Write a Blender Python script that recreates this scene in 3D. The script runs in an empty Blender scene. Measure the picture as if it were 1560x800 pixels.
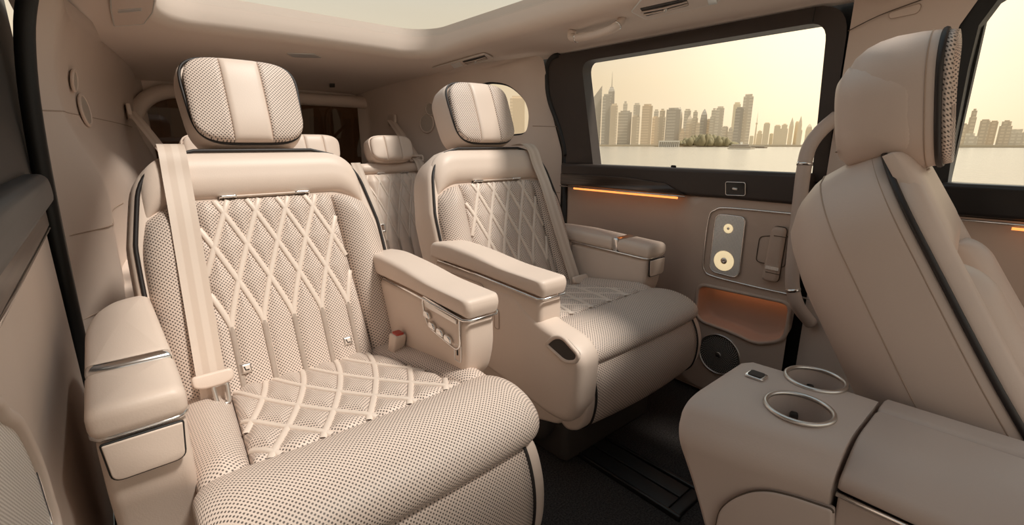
import bpy, bmesh, math, random
import numpy as np
from mathutils import Vector, Matrix
from mathutils.geometry import delaunay_2d_cdt

random.seed(7)
scene = bpy.context.scene
COL = scene.collection

# ------------------------------------------------------------------ camera
FPX, VX, VY = 720.0, 143.0, 218.0          # focal length in pixels and the vanishing point of the car's long axis
PITCH = math.atan((400 - VY) / FPX)
YAW = math.atan((780 - VX) / (FPX / math.cos(PITCH)))
CAM = np.array([-0.77, 0.0, 0.9])
cy_, sy_, cp_, sp_ = math.cos(YAW), math.sin(YAW), math.cos(PITCH), math.sin(PITCH)
RV = np.array([cy_, -sy_, 0]); FV = np.array([sy_*cp_, cy_*cp_, -sp_]); UV_ = np.array([sy_*sp_, cy_*sp_, cp_])
cd = bpy.data.cameras.new('camera'); cam = bpy.data.objects.new('camera', cd); COL.objects.link(cam)
cd.sensor_width = 36.0; cd.lens = 36.0 * FPX / 1560.0; cd.clip_start = 0.01; cd.clip_end = 6000
cam.location = CAM
cam.rotation_euler = (math.pi/2 - PITCH, 0, -YAW)
scene.camera = cam

def ray(u, v): return RV*(u-780) + UV_*(400-v) + FV*FPX
def onX(u, v, x): d = ray(u, v); return CAM + d*((x-CAM[0])/d[0])
def onY(u, v, y): d = ray(u, v); return CAM + d*((y-CAM[1])/d[1])
def onZ(u, v, z): d = ray(u, v); return CAM + d*((z-CAM[2])/d[2])

# ------------------------------------------------------------------ world, sun, exposure
scene.view_settings.view_transform = 'Standard'
scene.view_settings.look = 'None'
scene.view_settings.gamma = 1.0
scene.view_settings.use_curve_mapping = False
scene.view_settings.exposure = -0.20

world = bpy.data.worlds.new('sky'); scene.world = world; world.use_nodes = True
wn, wl = world.node_tree.nodes, world.node_tree.links
wn.clear()
w_out = wn.new('ShaderNodeOutputWorld'); w_bg = wn.new('ShaderNodeBackground')
w_tc = wn.new('ShaderNodeTexCoord'); w_sep = wn.new('ShaderNodeSeparateXYZ')
w_ramp = wn.new('ShaderNodeValToRGB')
wl.new(w_tc.outputs['Generated'], w_sep.inputs[0]); wl.new(w_sep.outputs['Z'], w_ramp.inputs[0])
cr = w_ramp.color_ramp
cr.elements[0].position = 0.0; cr.elements[0].color = (0.94, 0.71, 0.45, 1)
cr.elements[1].position = 1.0; cr.elements[1].color = (0.46, 0.57, 0.62, 1)
for pos, c in ((0.12, (0.96, 0.77, 0.52, 1)), (0.24, (0.93, 0.82, 0.64, 1)), (0.36, (0.76, 0.78, 0.74, 1)), (0.55, (0.60, 0.68, 0.70, 1))):
    e = cr.elements.new(pos); e.color = c
gl = ray(1330, 10); gl = gl/np.linalg.norm(gl)
w_dot = wn.new('ShaderNodeVectorMath'); w_dot.operation = 'DOT_PRODUCT'; w_dot.inputs[1].default_value = tuple(gl)
wl.new(w_tc.outputs['Generated'], w_dot.inputs[0])
w_max = wn.new('ShaderNodeMath'); w_max.operation = 'MAXIMUM'; w_max.inputs[1].default_value = 0
wl.new(w_dot.outputs['Value'], w_max.inputs[0])
w_pow = wn.new('ShaderNodeMath'); w_pow.operation = 'POWER'; w_pow.inputs[1].default_value = 22
wl.new(w_max.outputs[0], w_pow.inputs[0])
w_cl = wn.new('ShaderNodeTexNoise'); w_cl.inputs['Scale'].default_value = 2.2; w_cl.inputs['Detail'].default_value = 5
w_map = wn.new('ShaderNodeMapping'); w_map.inputs['Scale'].default_value = (1, 1, 3)
wl.new(w_tc.outputs['Generated'], w_map.inputs[0]); wl.new(w_map.outputs[0], w_cl.inputs['Vector'])
w_mix = wn.new('ShaderNodeMix'); w_mix.data_type = 'RGBA'; w_mix.blend_type = 'ADD'
wl.new(w_pow.outputs[0], w_mix.inputs[0]); wl.new(w_ramp.outputs[0], w_mix.inputs[6]); w_mix.inputs[7].default_value = (0.80, 0.72, 0.54, 1)
w_mix2 = wn.new('ShaderNodeMix'); w_mix2.data_type = 'RGBA'; w_mix2.blend_type = 'SOFT_LIGHT'; w_mix2.inputs[0].default_value = 0.25
wl.new(w_mix.outputs[2], w_mix2.inputs[6]); wl.new(w_cl.outputs['Fac'], w_mix2.inputs[7])
wl.new(w_mix2.outputs[2], w_bg.inputs[0]); w_bg.inputs[1].default_value = 1.04
wl.new(w_bg.outputs[0], w_out.inputs[0])

sd = bpy.data.lights.new('sun', 'SUN'); sun = bpy.data.objects.new('sun', sd); COL.objects.link(sun)
sd.energy = 4.9; sd.angle = math.radians(8); sd.color = (1.0, 0.92, 0.82)
SUN_DIR = Vector((-0.27, 0.48, -0.84)).normalized()      # the way the light travels
sun.rotation_euler = SUN_DIR.to_track_quat('-Z', 'Y').to_euler()
sun.location = (-2, -6, 8)

# ------------------------------------------------------------------ materials
def new_mat(name):
    m = bpy.data.materials.new(name); m.use_nodes = True
    n, l = m.node_tree.nodes, m.node_tree.links
    return m, n, l, n['Principled BSDF']
def simple(name, col, rough=0.5, metal=0.0, spec=None, emit=None, estr=0):
    m, n, l, b = new_mat(name)
    b.inputs['Base Color'].default_value = (*col, 1); b.inputs['Roughness'].default_value = rough; b.inputs['Metallic'].default_value = metal
    if spec is not None: b.inputs['Specular IOR Level'].default_value = spec
    if emit: b.inputs['Emission Color'].default_value = (*emit, 1); b.inputs['Emission Strength'].default_value = estr
    return m
def leather(name, col, rough=0.45, scale=420, bump=0.12):
    m, n, l, b = new_mat(name)
    tc = n.new('ShaderNodeTexCoord'); v = n.new('ShaderNodeTexVoronoi'); v.inputs['Scale'].default_value = scale
    l.new(tc.outputs['Object'], v.inputs['Vector'])
    nz = n.new('ShaderNodeTexNoise'); nz.inputs['Scale'].default_value = 6; l.new(tc.outputs['Object'], nz.inputs['Vector'])
    mx = n.new('ShaderNodeMix'); mx.data_type = 'RGBA'
    mx.inputs[6].default_value = (*[c*0.95 for c in col], 1); mx.inputs[7].default_value = (*[min(1, c*1.05) for c in col], 1)
    l.new(nz.outputs['Fac'], mx.inputs[0]); l.new(mx.outputs[2], b.inputs['Base Color'])
    bp = n.new('ShaderNodeBump'); bp.inputs['Strength'].default_value = bump; bp.inputs['Distance'].default_value = 0.0006
    l.new(v.outputs['Distance'], bp.inputs['Height']); l.new(bp.outputs[0], b.inputs['Normal'])
    b.inputs['Roughness'].default_value = rough; b.inputs['Specular IOR Level'].default_value = 0.4
    return m
def perforated(name, col, pitch=0.0052, hole=0.30, dark=0.16, rot=45):
    """leather punched with a diagonal grid of small holes; uv is in metres"""
    m, n, l, b = new_mat(name)
    uv = n.new('ShaderNodeUVMap'); mp = n.new('ShaderNodeMapping')
    mp.inputs['Scale'].default_value = (1/pitch, 1/pitch, 1); mp.inputs['Rotation'].default_value = (0, 0, math.radians(rot))
    l.new(uv.outputs[0], mp.inputs[0])
    v = n.new('ShaderNodeTexVoronoi'); v.voronoi_dimensions = '2D'; v.inputs['Scale'].default_value = 1; v.inputs['Randomness'].default_value = 0
    l.new(mp.outputs[0], v.inputs['Vector'])
    mr = n.new('ShaderNodeMapRange'); mr.inputs['From Min'].default_value = hole-0.06; mr.inputs['From Max'].default_value = hole+0.06
    l.new(v.outputs['Distance'], mr.inputs['Value'])
    mx = n.new('ShaderNodeMix'); mx.data_type = 'RGBA'
    mx.inputs[6].default_value = (*[c*dark for c in col], 1); mx.inputs[7].default_value = (*col, 1)
    l.new(mr.outputs[0], mx.inputs[0]); l.new(mx.outputs[2], b.inputs['Base Color'])
    bp = n.new('ShaderNodeBump'); bp.inputs['Strength'].default_value = 0.6; bp.inputs['Distance'].default_value = 0.001
    l.new(mr.outputs[0], bp.inputs['Height']); l.new(bp.outputs[0], b.inputs['Normal'])
    b.inputs['Roughness'].default_value = 0.48; b.inputs['Specular IOR Level'].default_value = 0.35
    return m
LC = (0.70, 0.569, 0.484)
M = {}
M['leather'] = leather('beige_leather', LC)
M['leather_perf'] = perforated('perforated_beige_leather', (0.71, 0.578, 0.50), hole=0.275, dark=0.18)
M['band'] = leather('quilt_band_leather', (0.73, 0.61, 0.525), 0.42)
M['stitch'] = simple('stitching_thread', (0.42, 0.31, 0.24), 0.8)
M['seam'] = simple('dark_seam', (0.10, 0.07, 0.05), 0.8)
M['piping'] = simple('dark_piping', (0.018, 0.013, 0.012), 0.5)
M['chrome'] = simple('polished_chrome', (0.82, 0.80, 0.78), 0.16, 1.0)
M['satin'] = simple('satin_metal', (0.70, 0.67, 0.64), 0.32, 1.0)
M['silver'] = simple('silver_trim', (0.74, 0.72, 0.69), 0.3, 0.35)
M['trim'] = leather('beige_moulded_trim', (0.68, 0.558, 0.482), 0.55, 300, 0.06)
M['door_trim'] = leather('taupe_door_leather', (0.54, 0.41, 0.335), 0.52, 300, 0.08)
M['console'] = leather('shaded_console_leather', (0.57, 0.458, 0.398), 0.45, 380, 0.10)  # same leather as the cabin seats, darkened in colour to stand for shade
M['front_leather'] = leather('shaded_front_seat_leather', (0.60, 0.482, 0.415), 0.42, 380, 0.10)  # front seat stands in shade; that shade is put into the base colour
M['black'] = simple('black_rubber', (0.010, 0.009, 0.008), 0.55)
M['gloss_black'] = simple('black_plastic', (0.012, 0.011, 0.011), 0.3)
M['frame'] = simple('dark_brown_frame', (0.040, 0.028, 0.023), 0.5)
M['dark_shell'] = simple('dark_recess', (0.05, 0.04, 0.034), 0.7)
M['grey_pad'] = simple('dark_grey_pad', (0.05, 0.05, 0.052), 0.5)
M['red'] = simple('red_button', (0.45, 0.05, 0.03), 0.4)
M['amber'] = simple('amber_light_guide', (0.9, 0.35, 0.1), 0.5, emit=(1.0, 0.30, 0.07), estr=2.0)
M['amber_led'] = simple('amber_pocket_led', (0.9, 0.35, 0.1), 0.5, emit=(1.0, 0.38, 0.14), estr=3.2)
M['warm'] = simple('warm_light_ring', (0.9, 0.7, 0.4), 0.5, emit=(1.0, 0.80, 0.48), estr=0.75)

def headliner_mat():
    m, n, l, b = new_mat('headliner_fabric')
    tc = n.new('ShaderNodeTexCoord'); nz = n.new('ShaderNodeTexNoise'); nz.inputs['Scale'].default_value = 900; nz.inputs['Detail'].default_value = 2
    l.new(tc.outputs['Object'], nz.inputs['Vector'])
    bp = n.new('ShaderNodeBump'); bp.inputs['Strength'].default_value = 0.08; bp.inputs['Distance'].default_value = 0.001
    l.new(nz.outputs['Fac'], bp.inputs['Height']); l.new(bp.outputs[0], b.inputs['Normal'])
    b.inputs['Base Color'].default_value = (0.73, 0.615, 0.54, 1); b.inputs['Roughness'].default_value = 0.9; b.inputs['Specular IOR Level'].default_value = 0.1
    return m
M['headliner'] = headliner_mat()
def carpet_mat():
    m, n, l, b = new_mat('dark_carpet')
    tc = n.new('ShaderNodeTexCoord'); nz = n.new('ShaderNodeTexNoise'); nz.inputs['Scale'].default_value = 260; nz.inputs['Detail'].default_value = 3
    l.new(tc.outputs['Object'], nz.inputs['Vector'])
    r = n.new('ShaderNodeValToRGB'); r.color_ramp.elements[0].position = 0.35; r.color_ramp.elements[0].color = (0.012, 0.010, 0.010, 1)
    r.color_ramp.elements[1].position = 0.75; r.color_ramp.elements[1].color = (0.075, 0.065, 0.062, 1)
    l.new(nz.outputs['Fac'], r.inputs[0]); l.new(r.outputs[0], b.inputs['Base Color'])
    bp = n.new('ShaderNodeBump'); bp.inputs['Strength'].default_value = 0.8; bp.inputs['Distance'].default_value = 0.003
    l.new(nz.outputs['Fac'], bp.inputs['Height']); l.new(bp.outputs[0], b.inputs['Normal'])
    b.inputs['Roughness'].default_value = 0.95
    return m
M['carpet'] = carpet_mat()
M['rail'] = simple('dark_metal_rail', (0.045, 0.045, 0.045), 0.45, 0.6)
def wood_mat():
    m, n, l, b = new_mat('dark_wood_veneer')
    tc = n.new('ShaderNodeTexCoord'); mp = n.new('ShaderNodeMapping'); mp.inputs['Scale'].default_value = (40, 2.0, 55)
    l.new(tc.outputs['Object'], mp.inputs[0])
    nz = n.new('ShaderNodeTexNoise'); nz.inputs['Scale'].default_value = 2.5; nz.inputs['Detail'].default_value = 6; l.new(mp.outputs[0], nz.inputs['Vector'])
    r = n.new('ShaderNodeValToRGB'); r.color_ramp.elements[0].position = 0.35; r.color_ramp.elements[0].color = (0.022, 0.013, 0.009, 1)
    r.color_ramp.elements[1].position = 0.7; r.color_ramp.elements[1].color = (0.075, 0.047, 0.033, 1)
    l.new(nz.outputs['Fac'], r.inputs[0]); l.new(r.outputs[0], b.inputs['Base Color']); b.inputs['Roughness'].default_value = 0.3
    return m
M['wood'] = wood_mat()
def belt_mat():
    m, n, l, b = new_mat('beige_belt_webbing')
    uv = n.new('ShaderNodeUVMap'); sep = n.new('ShaderNodeSeparateXYZ'); l.new(uv.outputs[0], sep.inputs[0])
    # five long woven bands across the width, fine weave along it
    mu = n.new('ShaderNodeMath'); mu.operation = 'MULTIPLY'; mu.inputs[1].default_value = 2*math.pi/0.0245; l.new(sep.outputs['X'], mu.inputs[0])
    sn = n.new('ShaderNodeMath'); sn.operation = 'SINE'; l.new(mu.outputs[0], sn.inputs[0])
    mr = n.new('ShaderNodeMapRange'); mr.inputs['From Min'].default_value = -0.25; mr.inputs['From Max'].default_value = 0.25; l.new(sn.outputs[0], mr.inputs['Value'])
    mx = n.new('ShaderNodeMix'); mx.data_type = 'RGBA'; mx.inputs[6].default_value = (0.60, 0.475, 0.39, 1); mx.inputs[7].default_value = (0.67, 0.55, 0.465, 1)
    l.new(mr.outputs[0], mx.inputs[0]); l.new(mx.outputs[2], b.inputs['Base Color'])
    w = n.new('ShaderNodeTexWave'); w.inputs['Scale'].default_value = 260; w.bands_direction = 'DIAGONAL'; l.new(uv.outputs[0], w.inputs['Vector'])
    bp = n.new('ShaderNodeBump'); bp.inputs['Strength'].default_value = 0.25; bp.inputs['Distance'].default_value = 0.0006
    l.new(w.outputs['Fac'], bp.inputs['Height']); l.new(bp.outputs[0], b.inputs['Normal'])
    b.inputs['Roughness'].default_value = 0.5; b.inputs['Sheen Weight'].default_value = 0.2
    return m
M['belt'] = belt_mat()
def grille_mat(name, col, holec, pitch, radial=False):
    m, n, l, b = new_mat(name)
    uv = n.new('ShaderNodeUVMap')
    if radial:      # rings of holes around the centre of the uv map
        sep = n.new('ShaderNodeSeparateXYZ'); l.new(uv.outputs[0], sep.inputs[0])
        ln = n.new('ShaderNodeVectorMath'); ln.operation = 'LENGTH'; l.new(uv.outputs[0], ln.inputs[0])
        at = n.new('ShaderNodeMath'); at.operation = 'ARCTAN2'; l.new(sep.outputs['Y'], at.inputs[0]); l.new(sep.outputs['X'], at.inputs[1])
        k = n.new('ShaderNodeMath'); k.operation = 'MULTIPLY'; k.inputs[1].default_value = 44/(2*math.pi); l.new(at.outputs[0], k.inputs[0])
        tw = n.new('ShaderNodeMath'); tw.operation = 'MULTIPLY'; tw.inputs[1].default_value = 0.5/pitch; l.new(ln.outputs['Value'], tw.inputs[0])
        ad = n.new('ShaderNodeMath'); ad.operation = 'ADD'; l.new(k.outputs[0], ad.inputs[0]); l.new(tw.outputs[0], ad.inputs[1])
        rr = n.new('ShaderNodeMath'); rr.operation = 'MULTIPLY'; rr.inputs[1].default_value = 1/pitch; l.new(ln.outputs['Value'], rr.inputs[0])
        cb = n.new('ShaderNodeCombineXYZ'); l.new(ad.outputs[0], cb.inputs[0]); l.new(rr.outputs[0], cb.inputs[1])
        src = cb.outputs[0]
    else:
        mp = n.new('ShaderNodeMapping'); mp.inputs['Scale'].default_value = (1/pitch, 1/pitch, 1); mp.inputs['Rotation'].default_value = (0, 0, math.radians(45))
        l.new(uv.outputs[0], mp.inputs[0]); src = mp.outputs[0]
    v = n.new('ShaderNodeTexVoronoi'); v.voronoi_dimensions = '2D'; v.inputs['Scale'].default_value = 1; v.inputs['Randomness'].default_value = 0
    l.new(src, v.inputs['Vector'])
    mr = n.new('ShaderNodeMapRange'); mr.inputs['From Min'].default_value = 0.22; mr.inputs['From Max'].default_value = 0.36; l.new(v.outputs['Distance'], mr.inputs['Value'])
    mx = n.new('ShaderNodeMix'); mx.data_type = 'RGBA'; mx.inputs[6].default_value = (*holec, 1); mx.inputs[7].default_value = (*col, 1)
    l.new(mr.outputs[0], mx.inputs[0]); l.new(mx.outputs[2], b.inputs['Base Color'])
    b.inputs['Metallic'].default_value = 0.15; b.inputs['Roughness'].default_value = 0.4
    bp = n.new('ShaderNodeBump'); bp.inputs['Strength'].default_value = 0.5; bp.inputs['Distance'].default_value = 0.001
    l.new(mr.outputs[0], bp.inputs['Height']); l.new(bp.outputs[0], b.inputs['Normal'])
    return m
M['grille_dark'] = grille_mat('dark_speaker_grille', (0.03, 0.028, 0.027), (0.62, 0.57, 0.52), 0.0042, True)
M['grille_silver'] = grille_mat('silver_speaker_grille', (0.88, 0.85, 0.81), (0.40, 0.37, 0.34), 0.0034)
M['grille_beige'] = grille_mat('beige_speaker_grille', (0.66, 0.57, 0.49), (0.28, 0.235, 0.20), 0.0050)
def glass_mat(name, tint, gloss):
    m = bpy.data.materials.new(name); m.use_nodes = True
    n, l = m.node_tree.nodes, m.node_tree.links; n.clear()
    o = n.new('ShaderNodeOutputMaterial'); t = n.new('ShaderNodeBsdfTransparent'); g = n.new('ShaderNodeBsdfGlossy'); mx = n.new('ShaderNodeMixShader')
    t.inputs[0].default_value = (*tint, 1); g.inputs['Roughness'].default_value = 0.02; mx.inputs[0].default_value = gloss
    l.new(t.outputs[0], mx.inputs[1]); l.new(g.outputs[0], mx.inputs[2]); l.new(mx.outputs[0], o.inputs[0])
    return m
M['glass'] = glass_mat('clear_side_glass', (0.97, 0.97, 0.96), 0.012)
M['tint'] = glass_mat('dark_tinted_glass', (0.11, 0.075, 0.055), 0.015)
M['roof_glass'] = glass_mat('roof_glass', (0.93, 0.94, 0.94), 0.02)

# ------------------------------------------------------------------ mesh helpers
WLOC = {}
def wloc(o): return WLOC.get(o.name, np.zeros(3)) if o is not None else np.zeros(3)
def link(o, parent, loc):
    COL.objects.link(o)
    while parent is not None and parent.parent is not None and parent.parent.parent is not None: parent = parent.parent   # thing > part > sub-part at most
    if parent is not None: o.parent = parent
    o.location = tuple(np.array(loc) - wloc(parent)); WLOC[o.name] = np.array(loc, float)
def empty(name, loc):
    o = bpy.data.objects.new(name, None); o.empty_display_size = 0.1
    link(o, None, loc); return o
def tag(o, label=None, cat=None, group=None, kind=None):
    if label: o['label'] = label
    if cat: o['category'] = cat
    if group: o['group'] = group
    if kind: o['kind'] = kind
    return o
def mesh(name, V, F, mat, parent=None, uv=None, smooth=True, recalc=True, origin=None, bevel=0, auto=None):
    V = np.asarray(V, float).reshape(-1, 3)
    if origin is None: origin = wloc(parent) if parent is not None else np.array([V[:, 0].mean(), V[:, 1].mean(), V[:, 2].min()])
    me = bpy.data.meshes.new(name)
    me.from_pydata((V - origin).tolist(), [], [tuple(int(i) for i in f) for f in F])
    if uv is not None:
        ul = me.uv_layers.new(name='UVMap'); li = np.empty(len(me.loops), int); me.loops.foreach_get('vertex_index', li)
        ul.data.foreach_set('uv', np.asarray(uv, float)[li].ravel())
    if recalc or bevel:
        bm = bmesh.new(); bm.from_mesh(me)
        if recalc: bmesh.ops.recalc_face_normals(bm, faces=bm.faces)
        if bevel:
            es = [e for e in bm.edges if len(e.link_faces) == 2 and e.calc_face_angle(0) > 0.6]
            bmesh.ops.bevel(bm, geom=es, offset=bevel, segments=3, profile=0.5, affect='EDGES', clamp_overlap=True)
        bm.to_mesh(me); bm.free()
    if smooth:
        me.polygons.foreach_set('use_smooth', [True]*len(me.polygons))
        if auto: me.set_sharp_from_angle(angle=math.radians(auto))
    me.materials.append(mat if not isinstance(mat, str) else M[mat])
    o = bpy.data.objects.new(name, me); link(o, parent, origin)
    return o
def grid_faces(m, n, cu=False, cv=False, off=0):
    F = []
    for i in range(m if cu else m-1):
        for j in range(n if cv else n-1):
            a, b = i*n+j, ((i+1) % m)*n+j
            c, d = ((i+1) % m)*n+(j+1) % n, i*n+(j+1) % n
            F.append((off+a, off+b, off+c, off+d))
    return F
def arc_uv(P):
    m, n = P.shape[:2]
    du = np.zeros((m, n)); dv = np.zeros((m, n))
    du[1:] = np.cumsum(np.linalg.norm(np.diff(P, axis=0), axis=2), axis=0)
    dv[:, 1:] = np.cumsum(np.linalg.norm(np.diff(P, axis=1), axis=2), axis=1)
    return np.stack([du, dv], 2).reshape(-1, 2)
def loft(name, S, mat, parent=None, cap=True, uvs=True, **kw):
    """S: list of closed rings with the same count"""
    P = np.asarray(S, float); m, n = P.shape[:2]
    V = P.reshape(-1, 3); F = grid_faces(m, n, False, True)
    if cap: F += [tuple(range(n))[::-1], tuple((m-1)*n+k for k in range(n))]
    return mesh(name, V, F, mat, parent, arc_uv(P) if uvs else None, **kw)
def sup(t, n):
    """superellipse direction"""
    c, s = math.cos(t), math.sin(t)
    return math.copysign(abs(c)**(2/n), c), math.copysign(abs(s)**(2/n), s)
def rrect(w, h, r, seg=6):
    """rounded rectangle, half sizes w, h"""
    r = min(r, w, h); out = []
    for cx, cy, a0 in ((w-r, h-r, 0), (-w+r, h-r, 90), (-w+r, -h+r, 180), (w-r, -h+r, 270)):
        for k in range(seg+1):
            a = math.radians(a0 + 90*k/seg); out.append((cx + r*math.cos(a), cy + r*math.sin(a)))
    return out
def smooth_closed(pts, sub=6):
    P = np.array(pts, float); n = len(P); out = []
    for i in range(n):
        p0, p1, p2, p3 = P[(i-1) % n], P[i], P[(i+1) % n], P[(i+2) % n]
        for k in range(sub):
            t = k/sub
            out.append(0.5*((2*p1)+(-p0+p2)*t+(2*p0-5*p1+4*p2-p3)*t*t+(-p0+3*p1-3*p2+p3)*t**3))
    return np.array(out)
def smooth_open(pts, sub=8):
    P = np.array(pts, float); P = np.vstack([2*P[0]-P[1], P, 2*P[-1]-P[-2]]); out = []
    for i in range(1, len(P)-2):
        p0, p1, p2, p3 = P[i-1], P[i], P[i+1], P[i+2]
        for k in range(sub):
            t = k/sub
            out.append(0.5*((2*p1)+(-p0+p2)*t+(2*p0-5*p1+4*p2-p3)*t*t+(-p0+3*p1-3*p2+p3)*t**3))
    out.append(P[-2]); return np.array(out)
def round_poly(pts, r, seg=5):
    """round the corners of a closed 2-d polygon; r a number or one per corner"""
    n = len(pts); out = []
    for i in range(n):
        p = np.array(pts[i], float); a = np.array(pts[i-1], float); b = np.array(pts[(i+1) % n], float)
        rr = r[i] if hasattr(r, '__len__') else r
        da, db = a-p, b-p; la, lb = np.linalg.norm(da), np.linalg.norm(db)
        k = min(rr, la*0.48, lb*0.48)
        if k <= 1e-6: out.append(tuple(p)); continue
        s, e = p+da/la*k, p+db/lb*k
        for q in range(seg+1):
            t = q/seg; out.append(tuple((1-t)**2*s + 2*t*(1-t)*p + t*t*e))
    return out
def puffed(name, poly, place, depth, mat, parent=None, edge=0.01, crown=0.0, seg=4, **kw):
    """solid from a closed outline: poly in (p,q), place(p,q,d)->xyz, from d=0 to d=depth with both rims rounded by edge"""
    P = np.array(poly, float); c = P.mean(0)
    c = (P.min(0)+P.max(0))/2; half = np.maximum((P.max(0)-P.min(0))/2, 1e-6)
    ins = lambda e: c+(P-c)*np.maximum(0.02, 1-e/half)
    rings = []
    for k in range(seg+1):
        a = math.pi/2*k/seg; rings.append((ins(edge*(1-math.sin(a))), edge*(1-math.cos(a))))
    for k in range(seg+1):
        a = math.pi/2*k/seg; rings.append((ins(edge*(1-math.cos(a))), depth-edge+edge*math.sin(a)))
    if crown:
        for f in (0.8, 0.55, 0.3, 0.1):
            rings.append((c + (ins(edge) - c)*f, depth+crown*(1-f*f)))
    S = [[place(p[0], p[1], d) for p in R] for R, d in rings]
    return loft(name, S, mat, parent, **kw)
def tube(name, path, r, mat, parent=None, seg=8, closed=False, flat=1.0, **kw):
    P = np.array(path, float); n = len(P)
    if closed: T = np.roll(P, -1, 0)-np.roll(P, 1, 0)
    else: T = np.gradient(P, axis=0)
    T /= np.maximum(np.linalg.norm(T, axis=1)[:, None], 1e-9)
    up = np.array([0.13, 0.21, 0.97]); S = []; prev = None
    for i in range(n):
        if prev is None: x = np.cross(up, T[i])
        else: x = prev - T[i]*np.dot(prev, T[i])
        if np.linalg.norm(x) < 1e-6: x = np.cross((1, 0, 0), T[i])
        x /= np.linalg.norm(x); prev = x; y = np.cross(T[i], x)
        rr = r[i] if hasattr(r, '__len__') else r
        S.append([P[i] + rr*(math.cos(a)*x + flat*math.sin(a)*y) for a in np.linspace(0, 2*math.pi, seg, endpoint=False)])
    if closed:
        Q = np.array(S); V = Q.reshape(-1, 3); F = grid_faces(n, seg, True, True)
        return mesh(name, V, F, mat, parent, **kw)
    return loft(name, S, mat, parent, uvs=False, **kw)
def ribbon(name, path, side, width, thick, mat, parent=None, **kw):
    """flat webbing along path; side: unit width directions"""
    P = np.array(path, float); S = np.array(side, float)
    if S.ndim == 1: S = np.tile(S, (len(P), 1))
    T = np.gradient(P, axis=0); T /= np.linalg.norm(T, axis=1)[:, None]
    N = np.cross(T, S); N /= np.linalg.norm(N, axis=1)[:, None]
    w = width/2; cs = [(-w, -thick), (-w, thick), (-w*0.33, thick), (w*0.33, thick), (w, thick), (w, -thick)]
    R = [[P[i]+S[i]*a+N[i]*d for a, d in cs] for i in range(len(P))]
    R = np.array(R); m, n = R.shape[:2]
    L = np.concatenate([[0], np.cumsum(np.linalg.norm(np.diff(P, axis=0), axis=1))])
    uv = np.array([[cs[j][0]+w, L[i]] for i in range(m) for j in range(n)])
    V = R.reshape(-1, 3); F = grid_faces(m, n, False, True) + [tuple(range(n)), tuple((m-1)*n+k for k in range(n))]
    return mesh(name, V, F, mat, parent, uv, auto=50, **kw)
def box(name, lo, hi, mat, parent=None, bevel=0.004, **kw):
    (x0, y0, z0), (x1, y1, z1) = lo, hi
    V = [(x, y, z) for x in (x0, x1) for y in (y0, y1) for z in (z0, z1)]
    F = [(0, 1, 3, 2), (4, 6, 7, 5), (0, 4, 5, 1), (2, 3, 7, 6), (0, 2, 6, 4), (1, 5, 7, 3)]
    return mesh(name, V, F, mat, parent, bevel=bevel, auto=40, **kw)
def prism(name, poly, place, d0, d1, mat, parent=None, bevel=0.0, **kw):
    n = len(poly)
    V = [place(p, q, d0) for p, q in poly] + [place(p, q, d1) for p, q in poly]
    F = [(i, (i+1) % n, n+(i+1) % n, n+i) for i in range(n)] + [tuple(range(n))[::-1], tuple(range(n, 2*n))]
    return mesh(name, V, F, mat, parent, bevel=bevel, auto=35, **kw)
def inside(pt, poly):
    x, y = pt; c = False; n = len(poly); j = n-1
    for i in range(n):
        xi, yi = poly[i]; xj, yj = poly[j]
        if (yi > y) != (yj > y) and x < (xj-xi)*(y-yi)/(yj-yi+1e-12)+xi: c = not c
        j = i
    return c
def sheet(name, outer, holes, place, step, mat, parent=None, extra=(), lip=None, **kw):
    """trimmed sheet: outline and holes in (p,q), filled with points each step, place(p,q)->xyz; lip: depth vector of the return flange at the holes"""
    pts = []; edges = []
    for poly in [outer]+list(holes)+list(extra):
        b = len(pts); n = len(poly); pts += [tuple(p) for p in poly]; edges += [(b+i, b+(i+1) % n) for i in range(n)]
    A = np.array(outer); lo, hi = A.min(0), A.max(0)
    for i, p in enumerate(np.arange(lo[0]+step/2, hi[0], step)):
        for q in np.arange(lo[1]+step/2*(1+i % 2), hi[1], step):
            if inside((p, q), outer) and not any(inside((p, q), h) for h in holes): pts.append((p, q))
    vs, es, fs, *_ = delaunay_2d_cdt([Vector(p) for p in pts], edges, [], 0, 1e-6)
    F = []
    for f in fs:
        c = (sum(vs[i][0] for i in f)/3, sum(vs[i][1] for i in f)/3)
        if inside(c, outer) and not any(inside(c, h) for h in holes): F.append(tuple(f))
    V = [place(v[0], v[1]) for v in vs]; uv = [(v[0], v[1]) for v in vs]
    if lip is not None:
        for poly in list(holes):
            b = len(V); n = len(poly)
            for p in poly: V.append(place(*p)); uv.append(p)
            for p in poly: V.append(np.array(place(*p))+np.array(lip)); uv.append(p)
            F += [(b+i, b+(i+1) % n, b+n+(i+1) % n, b+n+i) for i in range(n)]
    return mesh(name, V, F, mat, parent, uv, recalc=False, **kw)
def cosspace(n): return 0.5-0.5*np.cos(np.linspace(0, math.pi, n))
def edgespace(n, k=0.5):
    x = np.linspace(0, 1, n); return (1-k)*x + k*cosspace(n)
def roundoff(dist, r):
    x = np.clip(dist/r, 0, 1); return np.sqrt(np.maximum(0, 1-(1-x)**2))
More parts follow.
